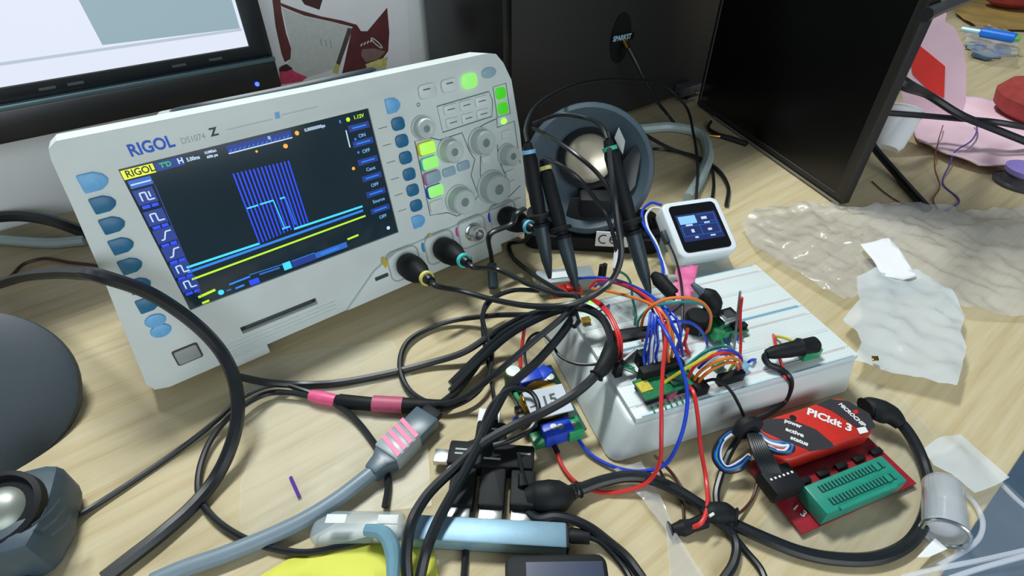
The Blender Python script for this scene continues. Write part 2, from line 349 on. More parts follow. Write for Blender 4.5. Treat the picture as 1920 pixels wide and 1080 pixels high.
def fline(P, name='panel_line', closed=False, r=0.42, m=M_line):
    MB().tube([Vector((x, y, 0.05)) for x, y in P], r, 5, MM, closed=closed).build(name, m, SCOPE)
fline([(206, 84.5), (254.5, 85.5), (257, 78), (254.5, 66), (207, 64.5)], closed=True)
fline([(259, 88), (272, 88.5), (273, 64), (259.5, 64)], closed=True)
fline([(182, 64), (196, 63), (203, 59.5), (224, 60), (228, 44), (232, 36), (226, 24), (230, 5), (218, -5), (206, -6), (198, 0), (182, 3)], closed=True)
fline([(258, 63), (249, 62), (233, 59), (232, 48), (238, 38), (235, 22), (237, 4), (246, -8), (262, -6), (275, 0)])
fline([(259, 64), (258, 56), (276, 57), (277.5, 20)]); fline([(256, 42), (255, 30), (259, 18), (262, 12)])
ckm = [mat('ring_yellow', (206, 190, 30), .4), mat('ring_cyan', (70, 180, 190), .4), mat('ring_magenta', (190, 90, 150), .4), mat('ring_blue', (20, 70, 190), .4)]
for i, y in enumerate((56.6, 44.6, 33, 21.6)):
    P3(rrect(182.5, y - 5.2, 197, y + 5.2, 2.2), -.5, 1.0, 'channel_key_rim', ckm[i], SCOPE, .4)
    P3(rrect(184.2, y - 4.6, 197.6, y + 4.6, 2), -.5, 2.2, 'channel_key', (mat('lit_yellow_green', (170, 230, 90), .4, emit=.5, vary=0), M_grn2, M_keygrey, M_grn2)[i], SCOPE, .7)
P3(rrect(183, 5, 196, 14, 2), -.5, 1.6, 'math_key', M_white, SCOPE, .6)
for x, y, ww in ((206, 33, 6), (220, 34, 6)): P3(rrect(x - ww, y - 3.6, x + ww, y + 3.6, 2), -.5, 1.6, 'reference_key', M_keygrey, SCOPE, .7)
for x, y in ((266, 48.5), (243, 33), (265, 14), (265, 4)): P3(rrect(x - 5, y - 3.2, x + 5, y + 3.2, 1.5), -.5, 1.6, 'small_key', M_key, SCOPE, .6)
fline(ell(191, 89, 1.2, 1.2, 10), 'jog_mark', True, .3)
M_knob = mat('knob_plastic', (188, 200, 198), 0.4, vary=.03); M_dent = mat('knob_dent', (120, 138, 134), .6, vary=.1, scale=400)
for x, y, r, hgt in ((190, 72.5, 8, 9), (209, 50, 9, 11), (239, 49.5, 10, 11), (264, 31.5, 8.5, 11), (210, 8, 11, 12), (244, 8.5, 13, 13)):
    K = MB().lathe([(r * 1.15, 0), (r * 1.12, 1.5), (r, 2), (r * .95, hgt - 1.2), (r * .86, hgt), (r * .55, hgt), (r * .42, hgt - .5), (0, hgt - .5)], 28, MM @ Matrix.Translation((x, y, 0))).build('knob', M_knob, SCOPE)
    MB().lathe([(r * .42, hgt - .55), (r * .2, hgt - .4), (0, hgt - .38)], 16, MM @ Matrix.Translation((x, y, 0))).build('knob_dent', M_dent, K)
# BNC sockets
for i, (x, y) in enumerate(((150, -27), (184, -25.5), (217, -23.5), (251, -20.5))):
    fr = MB().tube([Vector((px, py, 3.2)) for px, py in rrect(x - 14, y - 13, x + 13, y + 12.5, 6)], .7, 6, MM, closed=True).build('socket_surround', M_white2, SCOPE)
    so = MB().lathe([(8.2, 3), (8.2, 4.5), (6.4, 4.8), (6.4, 14), (4.8, 14), (4.6, 9), (1.6, 9), (1.6, 13), (0, 13.2)], 24, MM @ Matrix.Translation((x, y, 0))).build('coaxial_socket', M_metal, SCOPE)
    for a in (0, math.pi): MB().box((x + 7 * math.cos(a), y + 7 * math.sin(a), 10), (2, 2, 2.5), MM).build('bayonet_lug', M_metal, so)
for (x, y), c in zip(((133.6, -20), (168.5, -20), (202, -18.5), (236, -17)), ((214, 176, 30), (50, 150, 200), (206, 70, 160), (24, 60, 210))):
    P3(ell(x, y, 1.7, 4.6), 3, 3.5, 'channel_mark', mat('mark_%d_%d' % c[:2], c, .5, vary=0), SCOPE)
P3(ell(177, -12.3, 1.5, 1.4), 3, 3.5, 'probe_mark', ckm[0], SCOPE)
P3(rrect(122.5, -32.2, 134, -29, .8), 3, 3.5, 'usb_port', mat('usb_dark', (50, 70, 80), .4), SCOPE)
T = lambda x, y, z: MM @ Matrix.Translation((x, y, z)) 
M_rig = mat('logo_blue', (30, 90, 205), .5, vary=0); M_gtxt = mat('grey_lettering', (150, 164, 160), .5, vary=0); M_dtxt = mat('dark_lettering', (50, 58, 60), .5, vary=0)
text('logo_lettering', 'RIGOL', M_rig, SCOPE, T(6.5, 103, .1), 9.4, bold=.28, squeeze=.86)
text('model_lettering', 'DS1074', M_gtxt, SCOPE, T(33.5, 101.8, .1), 5, squeeze=.85)
text('model_letter', 'Z', M_dtxt, SCOPE, T(50.2, 102.8, .1), 6.6, bold=.25)
for x0, x1, y in ((60, 88, 102.4), (94, 118, 103.6)): P3([(x0, y - .35), (x1, y - .35), (x1, y + .35), (x0, y + .35)], 0, .1, 'small_lettering', mat('faint_lettering', (184, 196, 192), .5, vary=0), SCOPE)
P3([(89.5, 102), (92.8, 102), (93.2, 106), (90.2, 106)], 0, .12, 'blue_emblem', mat('emblem_blue', (120, 176, 220), .5, vary=0), SCOPE)
# ---- screen
M_scr = mat('screen_glass', (18, 32, 40), 0.12, emit=0.7, vary=0.25, scale=25)
SCR = P3([(-1.4, -1.4), (152.4, -1.4), (152.4, 94.8), (-1.9, 94.8)], -1.98, -1.6, 'screen', M_scr, SCOPE)
G = {'pal': glow('px_pale_azure', (120, 176, 226), .9), 'yel': glow('px_yellow', (214, 226, 50), 1.0), 'blu': glow('px_blue', (20, 60, 225), 1.1), 'cya': glow('px_cyan', (60, 205, 245), 1.0), 'lbl': glow('px_menu_blue', (40, 96, 190), .9), 'dbl': glow('px_deep_blue', (18, 52, 140), .8), 'wht': glow('px_white', (190, 215, 240), .9), 'org': glow('px_orange', (235, 165, 60), 1.0), 'grn': glow('px_green', (40, 190, 90), .9), 'drk': glow('px_dark', (10, 14, 18), .3), 'lime': glow('px_lime', (176, 225, 40), 1.0), 'azu': glow('px_azure', (30, 120, 215), 1.0)}
def bar(x0, y0, x1, y1, c, name='screen_mark', z=-1.55): return P3([(x0, y0), (x1, y0), (x1, y1), (x0, y1)], z - .1, z, name, G[c], SCR)
def seg(x0, y0, x1, y1, wdt, c, name='trace', z=-1.5):
    d = Vector((x1 - x0, y1 - y0)); n = Vector((-d.y, d.x)).normalized() * wdt / 2
    return P3([(x0 - n.x, y0 - n.y), (x1 - n.x, y1 - n.y), (x1 + n.x, y1 + n.y), (x0 + n.x, y0 + n.y)], z - .1, z, name, G[c], SCR)
bar(-1.6, 88.2, 15, 93.6, 'yel', 'screen_logo_bar'); text('screen_logo', 'RIGOL', G['drk'], SCR, T(0, 90.9, -1.5), 5.6, bold=.12, squeeze=.92)
bar(15.5, 88.3, 27, 93.4, 'dbl', 'status_bar'); text('trigger_status', "T'D", G['grn'], SCR, T(18, 91, -1.5), 4, bold=.1)
bar(27, 88.3, 31, 93.4, 'dbl', 'status_bar'); text('time_base_letter', 'H', G['wht'], SCR, T(27.6, 91, -1.5), 4.5, bold=.15)
text('time_base', '5.00ms', G['wht'], SCR, T(32.5, 90.6, -1.5), 3.2, bold=.1, squeeze=.8); text('sample_rate', '10.0MSa/s', G['wht'], SCR, T(43, 92, -1.5), 2.3, bold=.08, squeeze=.75); text('memory_depth', '600k pts', G['wht'], SCR, T(43.5, 89.3, -1.5), 2.3, bold=.08, squeeze=.8)
bar(56, 88.6, 96.5, 93, 'dbl', 'memory_bar'); seg(56, 88.2, 96.5, 88.2, .7, 'wht', 'memory_line'); 
for i in range(14): seg(57 + i * 2.8, 89, 58.4 + i * 2.8, 90.2, .5, 'azu', 'memory_wave')
bar(81.5, 90.5, 83.2, 92.6, 'wht', 'memory_cursor')
P3(ell(100.2, 90.2, 1.4, 1.5, 12), -1.6, -1.5, 'delay_mark', G['org'], SCR); P3(ell(90.5, 84, 1.5, 1.5, 12), -1.6, -1.5, 'trigger_mark', G['org'], SCR); P3(ell(72.2, 85.3, .8, .8, 10), -1.6, -1.5, 'cursor_mark', G['org'], SCR); P3(ell(131, 57, 1.2, 1.2, 12), -1.6, -1.5, 'level_mark', G['org'], SCR)
text('delay_value', '0.00000000ps', G['wht'], SCR, T(105.5, 90.6, -1.5), 3.0, bold=.08, squeeze=.85)
bar(130, 89.4, 131.2, 91.6, 'azu'); P3(ell(136.5, 90.6, 1.5, 1.5, 10), -1.6, -1.5, 'channel_dot', G['lime'], SCR); text('trigger_level', '1.12V', G['lime'], SCR, T(140.5, 90.8, -1.5), 3.4, bold=.1)
bar(-.6, 82.4, 11.2, 87.2, 'lbl', 'menu_header'); seg(0, 84.6, 10.5, 84.6, .8, 'wht', 'menu_header_text')
for i, y in enumerate((77.5, 64, 51.8, 39.8, 28, 16.6)):
    bar(-.8, y - 5.6, 9.6, y + 3.6, 'dbl', 'measure_icon'); yy = y - 1
    zz = -1.4
    if i in (0, 1, 4, 5):
        for q in ((2, yy - 2.5, 2, yy + 2.4), (2, yy + 2.4, 5, yy + 2.4), (5, yy + 2.4, 5, yy - 2.5), (5, yy - 2.5, 8.4, yy - 2.5)): seg(*q, .8, 'wht', 'icon_line', zz)
        if i == 0: seg(6.8, yy + 2.4, 6.8, yy - 1, .8, 'wht', 'icon_line', zz)
    else:
        for q in ((1.6, yy - 2.5, 3.4, yy - 2.5), (3.4, yy - 2.5, 5.6, yy + 2.2), (5.6, yy + 2.2, 8.6, yy + 2.2)): seg(*q, .8, 'wht', 'icon_line', zz)
    bar(.2, y - 8.2, 4.4, y - 6.2, 'blu', 'measure_name'); bar(5.2, y - 8.2, 8.8, y - 6.2, 'blu', 'measure_name')
seg(11.3, 82, 8, 4, .5, 'dbl', 'menu_divider')
for i in range(15):
    x = 54.2 + 34.9 * i / 14; seg(x, 75.8 - .1 * i, x - .6, 26 + .25 * i, .95, 'blu', 'burst_trace')
for q in ((54.2, 51.8, 61.5, 51.8), (62.6, 51.9, 71.6, 51.9), (75.8, 51.6, 79.4, 51.6), (70.5, 31, 76, 31)): seg(*q, 1.0, 'cya', 'burst_level', -1.4)
seg(71.6, 51.9, 72.4, 31, .6, 'cya', 'burst_edge', -1.4); seg(79.4, 51.6, 79.9, 31, .6, 'azu', 'burst_edge', -1.4)
seg(7.4, 26.6, 53.6, 26.3, 1.5, 'cya', 'channel_trace'); seg(78, 28.2, 130, 28, 1.5, 'cya', 'channel_trace')
seg(6.8, 23.4, 129.5, 24.8, 1.7, 'azu', 'channel_trace'); seg(7.2, 17.9, 130.3, 20.2, 1.3, 'lime', 'channel_trace')
hd = ((143.2, 84.2), (143.3, 73), (143.3, 59.6), (143.3, 47.2), (143.2, 34.8), (143.2, 21.4)); tx = ('ON', 'OFF', 'Cont', 'OFF', 'Source', 'OFF')
for (x, y), t in zip(hd, tx):
    bar(x - 8, y - 2.2, x + 7.4, y + 2.2, 'dbl', 'menu_item'); seg(x - 5.5, y, x + 5, y, 1.0, 'azu', 'menu_item_name', -1.4); text('menu_value', t, G['pal'], SCR, T(x + .2, y - 6.4, -1.45), 3.5, 'CENTER', bold=.06)
seg(133, 84, 132.6, 72, .8, 'wht', 'menu_side_bar'); P3(ell(138, 76.5, .9, .9, 8), -1.6, -1.5, 'knob_mark', G['azu'], SCR); P3(ell(137.6, 67, .9, .9, 8), -1.6, -1.5, 'knob_mark', G['azu'], SCR); P3(ell(143, 48.5 + 4, .7, .7, 8), -1.6, -1.5, 'page_mark', G['azu'], SCR)
seg(6, 4.6, 17, 5.6, 1.7, 'lime', 'channel_scale'); seg(6.5, -.3, 11, -.1, 1.5, 'lime', 'channel_scale'); P3(ell(19.5, 2.4, 1.9, 1.9, 10), -1.6, -1.5, 'channel_badge', G['cya'], SCR)
seg(23, 2, 26, 2, .7, 'azu', 'channel_scale'); seg(28.5, 1.4, 34.5, 1.6, 1.4, 'azu', 'channel_scale'); seg(26, 5.6, 40, 6, 1.3, 'azu', 'channel_scale'); bar(38, -.6, 44.5, 3.4, 'blu', 'channel_badge'); seg(40, 7.2, 63, 6.2, .5, 'azu', 'channel_line'); seg(46, 5, 60, 4.6, 1.2, 'lbl', 'channel_scale')
bar(62.4, 1.2, 68, 6.8, 'cya', 'channel_badge'); bar(68.5, 1, 86, 6, 'dbl', 'channel_box'); seg(69, 6.1, 86, 6.1, .5, 'azu', 'channel_line'); bar(86, 1.4, 110.5, 5.8, 'lbl', 'channel_box'); seg(90, 3.6, 104, 3.6, 1.4, 'azu', 'channel_scale', -1.4); seg(112, 7.2, 121, 7.6, 1.5, 'lime', 'channel_scale'); P3(ell(145.4, 4.6, 1.5, 1.5, 8), -1.6, -1.5, 'network_mark', G['wht'], SCR)
# ================================================================== BEHIND THE SCOPE
# monitor at the upper left, in a vertical plane parallel to the wall
MO = wp(-0.088, -0.60, 0.1)
def mon(px, py):
    p = onplane(px, py, MO, N0) - MO; return (p.dot(E1), p.z)
MON = thing('monitor', 'black computer monitor with white window on screen behind the oscilloscope', 'monitor', frame(MO, E1, UP, N0))
xr0, yb = mon(520, 162); xl = -0.42
xr = (mon(520, 160)[0] + mon(492, 3)[0]) / 2
ys1 = mon(512, 104)[1]; ys2 = mon(460, 88)[1]; yscr = ys2
top = yb + 0.36
MB().prism([(xl, yb), (xr, yb), (xr, top), (xl, top)], -0.03, -0.004).build('monitor_back', M_black, MON, bevel=0.003)
MB().prism([(xl, yb), (xr, yb), (xr, ys1 - 0.004), (xl, ys1 - 0.004)], -0.006, 0.004).build('speaker_bar', mat('monitor_black', (30, 31, 34), .35, vary=.1), MON, bevel=0.002)
MB().prism([(xl, ys1 - 0.004), (xr, ys1 - 0.004), (xr, ys1), (xl, ys1)], -0.004, 0.006).build('trim_strip', mat('trim_slate', (92, 116, 124), .3, metal=.4), MON, bevel=0.0008)
bz = (xr + mon(466, 60)[0]) / 2
xs = mon(462, 70)[0]
MB().prism([(xl, ys1), (xr, ys1), (xr, top), (xl, top)], -0.005, 0.0, holes=[([(xl + .012, yscr), (xs, yscr), (xs, top - .012), (xl + .012, top - .012)], 0.002)]).build('screen_bezel', mat('bezel_black', (24, 30, 36), .25, vary=.1), MON, bevel=0.0006)
SC2 = MB().prism([(xl + .012, yscr), (xs, yscr), (xs, top - .012), (xl + .012, top - .012)], -0.0022, -0.0015).build('screen', glow('desktop_white', (205, 211, 226), 1.0), MON)
gx0, gy0 = mon(192, 84); gy1 = gy0 + .2
MB().prism([(gx0, gy0 - .0005), (xs - .003, gy0 - .0035), (xs - .003, gy1), (gx0 - .012, gy1)], -0.0015, -0.0012).build('grey_window', glow('window_grey', (136, 160, 170), .95), SC2)
MB().prism([(xl + .012, mon(0, 115)[1]), (xs - .002, mon(455, 58)[1]), (xs - .002, mon(455, 53)[1]), (xl + .012, mon(0, 108)[1])], -0.0012, -0.0009).build('shelf_line', glow('shelf_grey', (172, 184, 200), .95), SC2)
lx, ly = mon(482, 163); MB().lathe([(0.0022, 0), (0.002, .0012), (0, .0016)], 12, Matrix.Translation((lx, ly + .004, 0.004))).build('power_light', M_ledblue, MON)
MB().prism([(-.30, -.1), (-.24, -.1), (-.24, yb + .1), (-.30, yb + .1)], -0.05, -0.03).build('stand_neck', M_black, MON, bevel=.003)
MB().box((-.27, -.0965, -.04), (.22, .007, .05)).build('stand_foot', M_black, MON, bevel=.003)
for px in (75, 130, 330, 400): 
    x, y = mon(px, 150 - px * .13); MB().box((x, ys1 + .006, .0002), (.012, .0022, .0006)).build('bezel_mark', mat('bezel_print', (70, 80, 84), .5), MON)
# printed sheet on the wall
WO = wp(0.1, -0.663, 0.2)
def wl(px, py):
    p = onplane(px, py, WO, N0) - WO; return (p.dot(E1), p.z)
POST = thing('poster', 'white printed sheet with maroon torn shapes on the wall beside the monitor', 'poster', frame(WO, E1, UP, N0))
pb = lambda pts, z0, z1, name, m: MB().prism([wl(*p) for p in pts], z0, z1).build(name, m, POST)
pb([(470, -60), (760, -60), (775, 230), (500, 250)], 0.0005, 0.0012, 'sheet', M_paper)
M_mar = mat('maroon_print', (92, 36, 38), .5, vary=.25, scale=60)
pb([(505, -40), (521, -40), (527, 20), (535, 60), (545, 90), (544, 110), (533, 116), (527, 100), (516, 50)], .0012, .0015, 'left_stripe', M_mar)
pb([(523, 4), (560, 18), (600, 30), (640, 38), (668, 46), (676, 58), (688, 58), (725, 14), (729, 60), (727, 95), (715, 112), (705, 128), (690, 138), (640, 140), (660, 50), (620, 40), (570, 29), (528, 12)], .0012, .0014, 'brown_panel', M_mar)
pb([(528, 14), (570, 30), (620, 41), (660, 51), (640, 90), (633, 126), (560, 150), (530, 130), (546, 108), (545, 85), (537, 55)], .0014, .0016, 'letter_card', mat('card_grey', (196, 202, 200), .7, vary=.05, scale=200))
pb([(552, -20), (610, -20), (598, 18), (570, 8)], .0012, .0015, 'top_patch', mat('dark_maroon_print', (64, 24, 24), .5))
pb([(651, 52), (660, 53), (636, 122), (629, 118)], .0016, .0019, 'dark_bookmark', mat('bookmark_dark', (78, 70, 68), .5, vary=.2, scale=300))
pb([(629, 118), (637, 121), (632, 138), (622, 135)], .0016, .0019, 'yellow_tip', mat('tip_yellow', (196, 190, 110), .5))
pb([(522, 126), (537, 121), (552, 134), (575, 144), (565, 152), (525, 158)], .0016, .002, 'pink_blob', mat('raspberry_print', (206, 66, 104), .5, vary=.2, scale=200))
pb([(525, 124), (536, 119), (548, 128), (536, 133), (522, 133)], .002, .0022, 'dark_berry', mat('berry_dark', (62, 22, 26), .5))
pb([(684, 120), (705, 112), (726, 106), (722, 130), (700, 134), (688, 130)], .0016, .0019, 'yellow_patch', mat('yellow_print', (206, 200, 120), .5, vary=.2, scale=200))
pb([(678, 92), (700, 90), (722, 96), (708, 110), (685, 116), (676, 104)], .0016, .0018, 'taupe_patch', mat('taupe_print', (128, 104, 100), .5, vary=.1))
MB().tube([Vector((*wl(705 + 11 * math.cos(a) * .9 + 5 * math.sin(a) * .6, 80 + 10 * math.sin(a) * .6 + 9 * math.cos(a) * .8), .0018)) for a in [k * math.pi / 8 for k in range(16)]], .0007, 5, closed=True).build('ring_drawing', M_wprint, POST)
for i in range(4): MB().tube([Vector((*wl(675 + i * 6, 86 - i * 2.5), .0018)), Vector((*wl(678 + i * 6, 81 - i * 2.5), .0018))], .0008, 5).build('spring_drawing', M_wprint, POST)
for i in range(3): MB().tube([Vector((*wl(600 + i * 9, 72 + i * 2), .0018)), Vector((*wl(602 + i * 9, 85 + i * 2), .0018))], .0005, 5).build('faint_lettering', M_gtxt, POST)
# computer tower standing side-on at the back
PCD = -0.49
PCO = wp(0.55, PCD, 0)
PC = thing('computer_tower', 'matt dark grey computer case with a round recess, behind the speaker', 'computer', frame(PCO, E1, UP, N0))
def pcx(px, py): 
    p = onplane(px, py, PCO, N0) - PCO; return (p.dot(E1), p.z)
M_case = mat('case_dark', (34, 34, 34), .55, vary=.12, scale=300); M_case2 = mat('case_edge', (18, 18, 20), .3)
pl0 = pcx(955, 60)[0]
pr0 = pcx(1300, 170)[0] + .14
MB().prism([(pl0, .004), (pr0, .004), (pr0, .5), (pl0, .5)], -.165, 0).build('case_body', M_case, PC, bevel=.003)
MB().prism([(pl0 - .012, .0), (pl0 + .001, .0), (pl0 + .001, .5), (pl0 - .012, .5)], -.16, .004).build('front_panel', M_case2, PC, bevel=.002)
rx, ry = pcx(1163, 72)
MB().prism(ell(rx, ry, .018, .03, 28), -.001, .0012).build('round_recess', mat('recess_black', (8, 8, 10), .5), PC)
q0, q1 = Vector((*pcx(1146, 73), 0)), Vector((*pcx(1184, 66), 0)); bd_ = math.atan2((q1 - q0).y, (q1 - q0).x); BM = Matrix.Translation(q0) @ Matrix.Rotation(bd_, 4, 'Z')
MB().prism([(-.001, -.004), ((q1 - q0).length + .001, -.004), ((q1 - q0).length + .001, .004), (-.001, .004)], .001, .003, BM).build('badge_plate', mat('badge_black', (12, 12, 14), .3), PC)
text('badge_lettering', 'SPARKST', mat('badge_letters', (150, 186, 204), .4, vary=0), PC, BM @ Matrix.Translation((0, 0, .0033)), .0085, bold=.0003, squeeze=(q1 - q0).length / .0375)
bx, by = pcx(1278, 160)
MB().box((bx, by, .012), (.034, .012, .022)).build('metal_port', mat('port_steel', (120, 124, 132), .35, metal=.8, vary=.3, scale=300), PC, bevel=.001)
MB().box((bx + .001, by - .013, .018), (.034, .003, .01)).build('metal_lip', M_metal, PC, bevel=.0005)
# audio lead plugged into the tower
PL = thing('audio_lead', 'black lead with gold plug hanging from the dark computer case', 'cable', wp(0.55, PCD + .02, .1))
pq = lambda px, py, d: onplane(px, py, wp(0.5, PCD + d, 0), N0)
MB().tube([pq(1172, 78, .004), pq(1180, 92, .02)], [.004, .0035], 10).build('gold_plug', M_gold, PL, world=True)
MB().tube(catmull([pq(1179, 90, .02), pq(1192, 115, .03), pq(1208, 148, .04), pq(1232, 190, .05), at(1252, 215, .015), at(1268, 236, .004)], 8), [.0035, .003, .0025, .0022, .002, .002], 8).build('lead', M_black2, PL, world=True)
# switched-off monitor standing on the right, seen along its face
A = at(1574, 384, 0.002); B = at(1306, 196, 0.002); ux = (A - B).normalized(); un = Vector((-ux.y, ux.x, 0)); un = -un if un.x > 0 else un
M2 = thing('switched_off_monitor', 'switched-off black monitor with glossy dark screen on the right of the desk', 'monitor', frame(B, ux, UP, un) if ux.cross(UP).dot(un) > 0 else frame(B, ux, UP, un))
Lm = (A - B).length
M_m2 = mat('off_monitor_plastic', (36, 34, 33), .5, vary=.1, scale=300)
MB().prism([(.0, 0), (Lm, 0), (Lm, .46), (.0, .46)], -.012, 0, holes=[([(.005, .008), (Lm - .012, .008), (Lm - .012, .43), (.005, .43)], .003)]).build('monitor_case', M_m2, M2, bevel=.0015)
MB().prism([(.005, .008), (Lm - .012, .008), (Lm - .012, .43), (.005, .43)], -.003, -.0022).build('dark_screen', mat('dark_screen_glass', (7, 7, 8), .3, vary=0), M2)
MB().tube([Vector((.05, .001, .0015)), Vector((Lm, .001, .0015))], .0012, 6).build('bottom_edge_strip', mat('edge_grey', (120, 116, 108), .4), M2)
# ================================================================== RIGHT EDGE, BEHIND THE OFF MONITOR
bag = thing('pink_bag', 'pale pink paper bag with red diamond label behind the off monitor', 'bag', at(1790, 300, 0))
M_bag = mat('pale_pink_paper', (232, 200, 214), .6, vary=.06, scale=30)
film('bag_side', [(1700, 215), (1760, 185), (1830, 190), (1950, 215), (1980, 300), (1905, 322), (1830, 318), (1770, 300), (1720, 270)], .004, .012, 14, M_bag, .008, False, 3.1, bag, thick=.002)
BP = at(1770, 238, .0); bn = Vector((-.45, -.89, .05)).normalized()
bpt = lambda px, py: onplane(px, py, BP, bn)
def upright(poly, t, name, m, parent, off=0.0):
    n = len(poly); f = [bpt(*p) + bn * off for p in poly]; b = [p - bn * t for p in f]
    return MB().add(f + b, [tuple(range(n)), tuple(range(2 * n - 1, n - 1, -1))] + [(i, (i + 1) % n, n + (i + 1) % n, n + i) for i in range(n)]).build(name, m, parent, world=True, smooth=False)
upright([(1690, 170), (1745, 30), (1752, 24), (1775, 26), (1772, 40), (1792, 55), (1806, 85), (1812, 125), (1811, 190), (1800, 230), (1740, 240), (1700, 215)], .004, 'bag_flap', M_bag, bag)
upright([(1722, 83), (1772, 124), (1770, 184), (1740, 168), (1712, 140), (1708, 118)], .0008, 'red_label', mat('label_red', (222, 44, 34), .5, vary=.05), bag, .0012)
cup = thing('white_cup', 'small white plastic cup beside the off monitor', 'cup', at(1672, 268, 0))
cz = axframe(at(1668, 262, .012), Vector((.35, .5, .75)))
MB().lathe([(0, -.012), (.014, -.012), (.018, -.006), (.022, .03), (.024, .036), (.022, .036), (.020, .03), (.016, -.004), (0, -.008)], 28, cz).build('cup_wall', M_paper, cup, world=True)
MB().tube([cz @ Vector((.0235 * math.cos(a), .0235 * math.sin(a), .036)) for a in [k * math.pi / 12 for k in range(24)]], .0012, 6, closed=True).build('cup_rim', M_paper, cup, world=True)
cable('power_cord', 'thick black cord running right from the off monitor', 'cable', [(1650, 128, .10), (1690, 155, .09), (1740, 178, .07), (1800, 215, .05), (1860, 240, .035), (1930, 268, .02)], [.0075, .0075, .0045, .0045, .0045, .0045], M_black2)
cable('power_cord', 'thinner black cord crossing the pink bag almost level', 'cable', [(1640, 210, .05), (1720, 216, .045), (1790, 222, .04), (1860, 228, .045), (1930, 240, .04)], .0035, M_black2)
cable('power_cord', 'black cord dropping behind the off monitor onto the desk', 'cable', [(1625, 255, .03), (1640, 278, .02), (1680, 325, .006), (1740, 392, .004)], .0042, M_black2)
cable('power_cord', 'black cord leaving the top corner of the off monitor', 'cable', [(1735, 28, .2), (1765, 15, .19), (1800, 2, .18), (1840, -12, .17)], .005, M_black2)
cable('thin_wire', 'thin purple wire lying across the pink bag and desk', 'wire', [(1825, 225, .02), (1832, 240, .018), (1820, 265, .016), (1790, 285, .012), (1780, 310, .006), (1768, 345, .001), (1795, 370, .001), (1798, 380, .001), (1775, 395, .001)], .0009, wmat('violet'))
cable('thin_wire', 'thin maroon wire lying left of the purple one', 'wire', [(1768, 235, .016), (1758, 270, .014), (1752, 310, .006), (1762, 350, .001), (1750, 375, .001), (1758, 392, .001)], .0006, wmat('maroon'))
cable('thin_wire', 'thin brown hair-like wire curving beside the black cord', 'wire', [(1635, 340, .001), (1660, 362, .001), (1690, 380, .001), (1720, 385, .001)], .0006, wmat('brown'))
pk = thing('component_bag', 'clear zip bag of grey parts near the top right corner', 'bag', at(1855, 100, 0))
film('clear_bag', [(1800, 62), (1850, 55), (1905, 75), (1900, 125), (1850, 120), (1808, 108)], .004, .02, 22, M_film, .008, True, 5.5, pk)
for q in ((1830, 88), (1862, 100), (1880, 92), (1842, 104)): 
    MB().box((0, 0, 0), (.028, .02, .008), zframe(at(q[0], q[1], .006), random.random() * 3)).build('grey_part', mat('slate_part', (72, 104, 128), .35, vary=.3, scale=100), pk, world=True, bevel=.002)
pen = thing('blue_marker', 'bright blue marker cap lying on the clear bag', 'pen', at(1875, 75, .02))
p0, p1 = at(1838, 60, .03), at(1905, 72, .03)
MB().tube([p0, p0.lerp(p1, .05), p0.lerp(p1, .95), p1], [.004, .0085, .0085, .006], 12).build('cap', mat('cap_blue', (20, 110, 214), .35), pen, world=True)
MB().tube([p1, p1 + (p1 - p0) * .12], [.006, .003], 10).build('green_tip', mat('tip_green', (90, 180, 70), .4), pen, world=True)
MB().tube([p0, p0 - (p1 - p0) * .55], [.0045, .004], 10).build('barrel', mat('barrel_pale', (160, 200, 214), .3), pen, world=True)
MB().lathe([(0, -.03), (.03, -.028), (.052, -.012), (.056, .008), (.045, .026), (.02, .034), (0, .035)], 24, Matrix.Translation(at(1950, 196, .03)) @ Matrix.Diagonal((.75, 1.15, .8, 1))).build('red_pouch', mat('brick_red_fabric', (150, 52, 48), .8, vary=.2, scale=60), label='rounded brick red pouch cut off by the right edge', cat='pouch')
MB().lathe([(0, -.03), (.03, -.028), (.05, -.012), (.055, .008), (.045, .026), (.02, .034), (0, .035)], 24, Matrix.Translation(at(1905, -6, .03)) @ Matrix.Diagonal((1.2, .9, .7, 1))).build('red_pouch', mat('brick_red_fabric', (150, 52, 48), .8), label='brick red pouch in the top right corner', cat='pouch')
sp = thing('wire_spool', 'small dark spool with lilac top at the right edge', 'spool', at(1905, 345, 0))
SPM = Matrix.Translation(at(1912, 345, 0))
MB().lathe([(0, .0005), (.026, .0005), (.027, .003), (.021, .004), (.019, .012), (.0, .0122)], 30, SPM).build('base_flange', mat('spool_dark', (66, 66, 72), .35), sp, world=True)
MB().lathe([(.0185, .012), (.021, .014), (.022, .019), (.012, .021), (0, .021)], 30, SPM).build('lilac_top', mat('lilac_plastic', (150, 136, 214), .4), sp, world=True)
film('cloth', [(1780, -40), (1960, -40), (1960, 60), (1830, 56), (1790, 30)], .002, .01, 8, mat('ochre_cloth', (150, 122, 64), .8, vary=.2, scale=20), .012, False, 9.2, label='ochre paper lying on the far right corner of the desk', cat='paper')
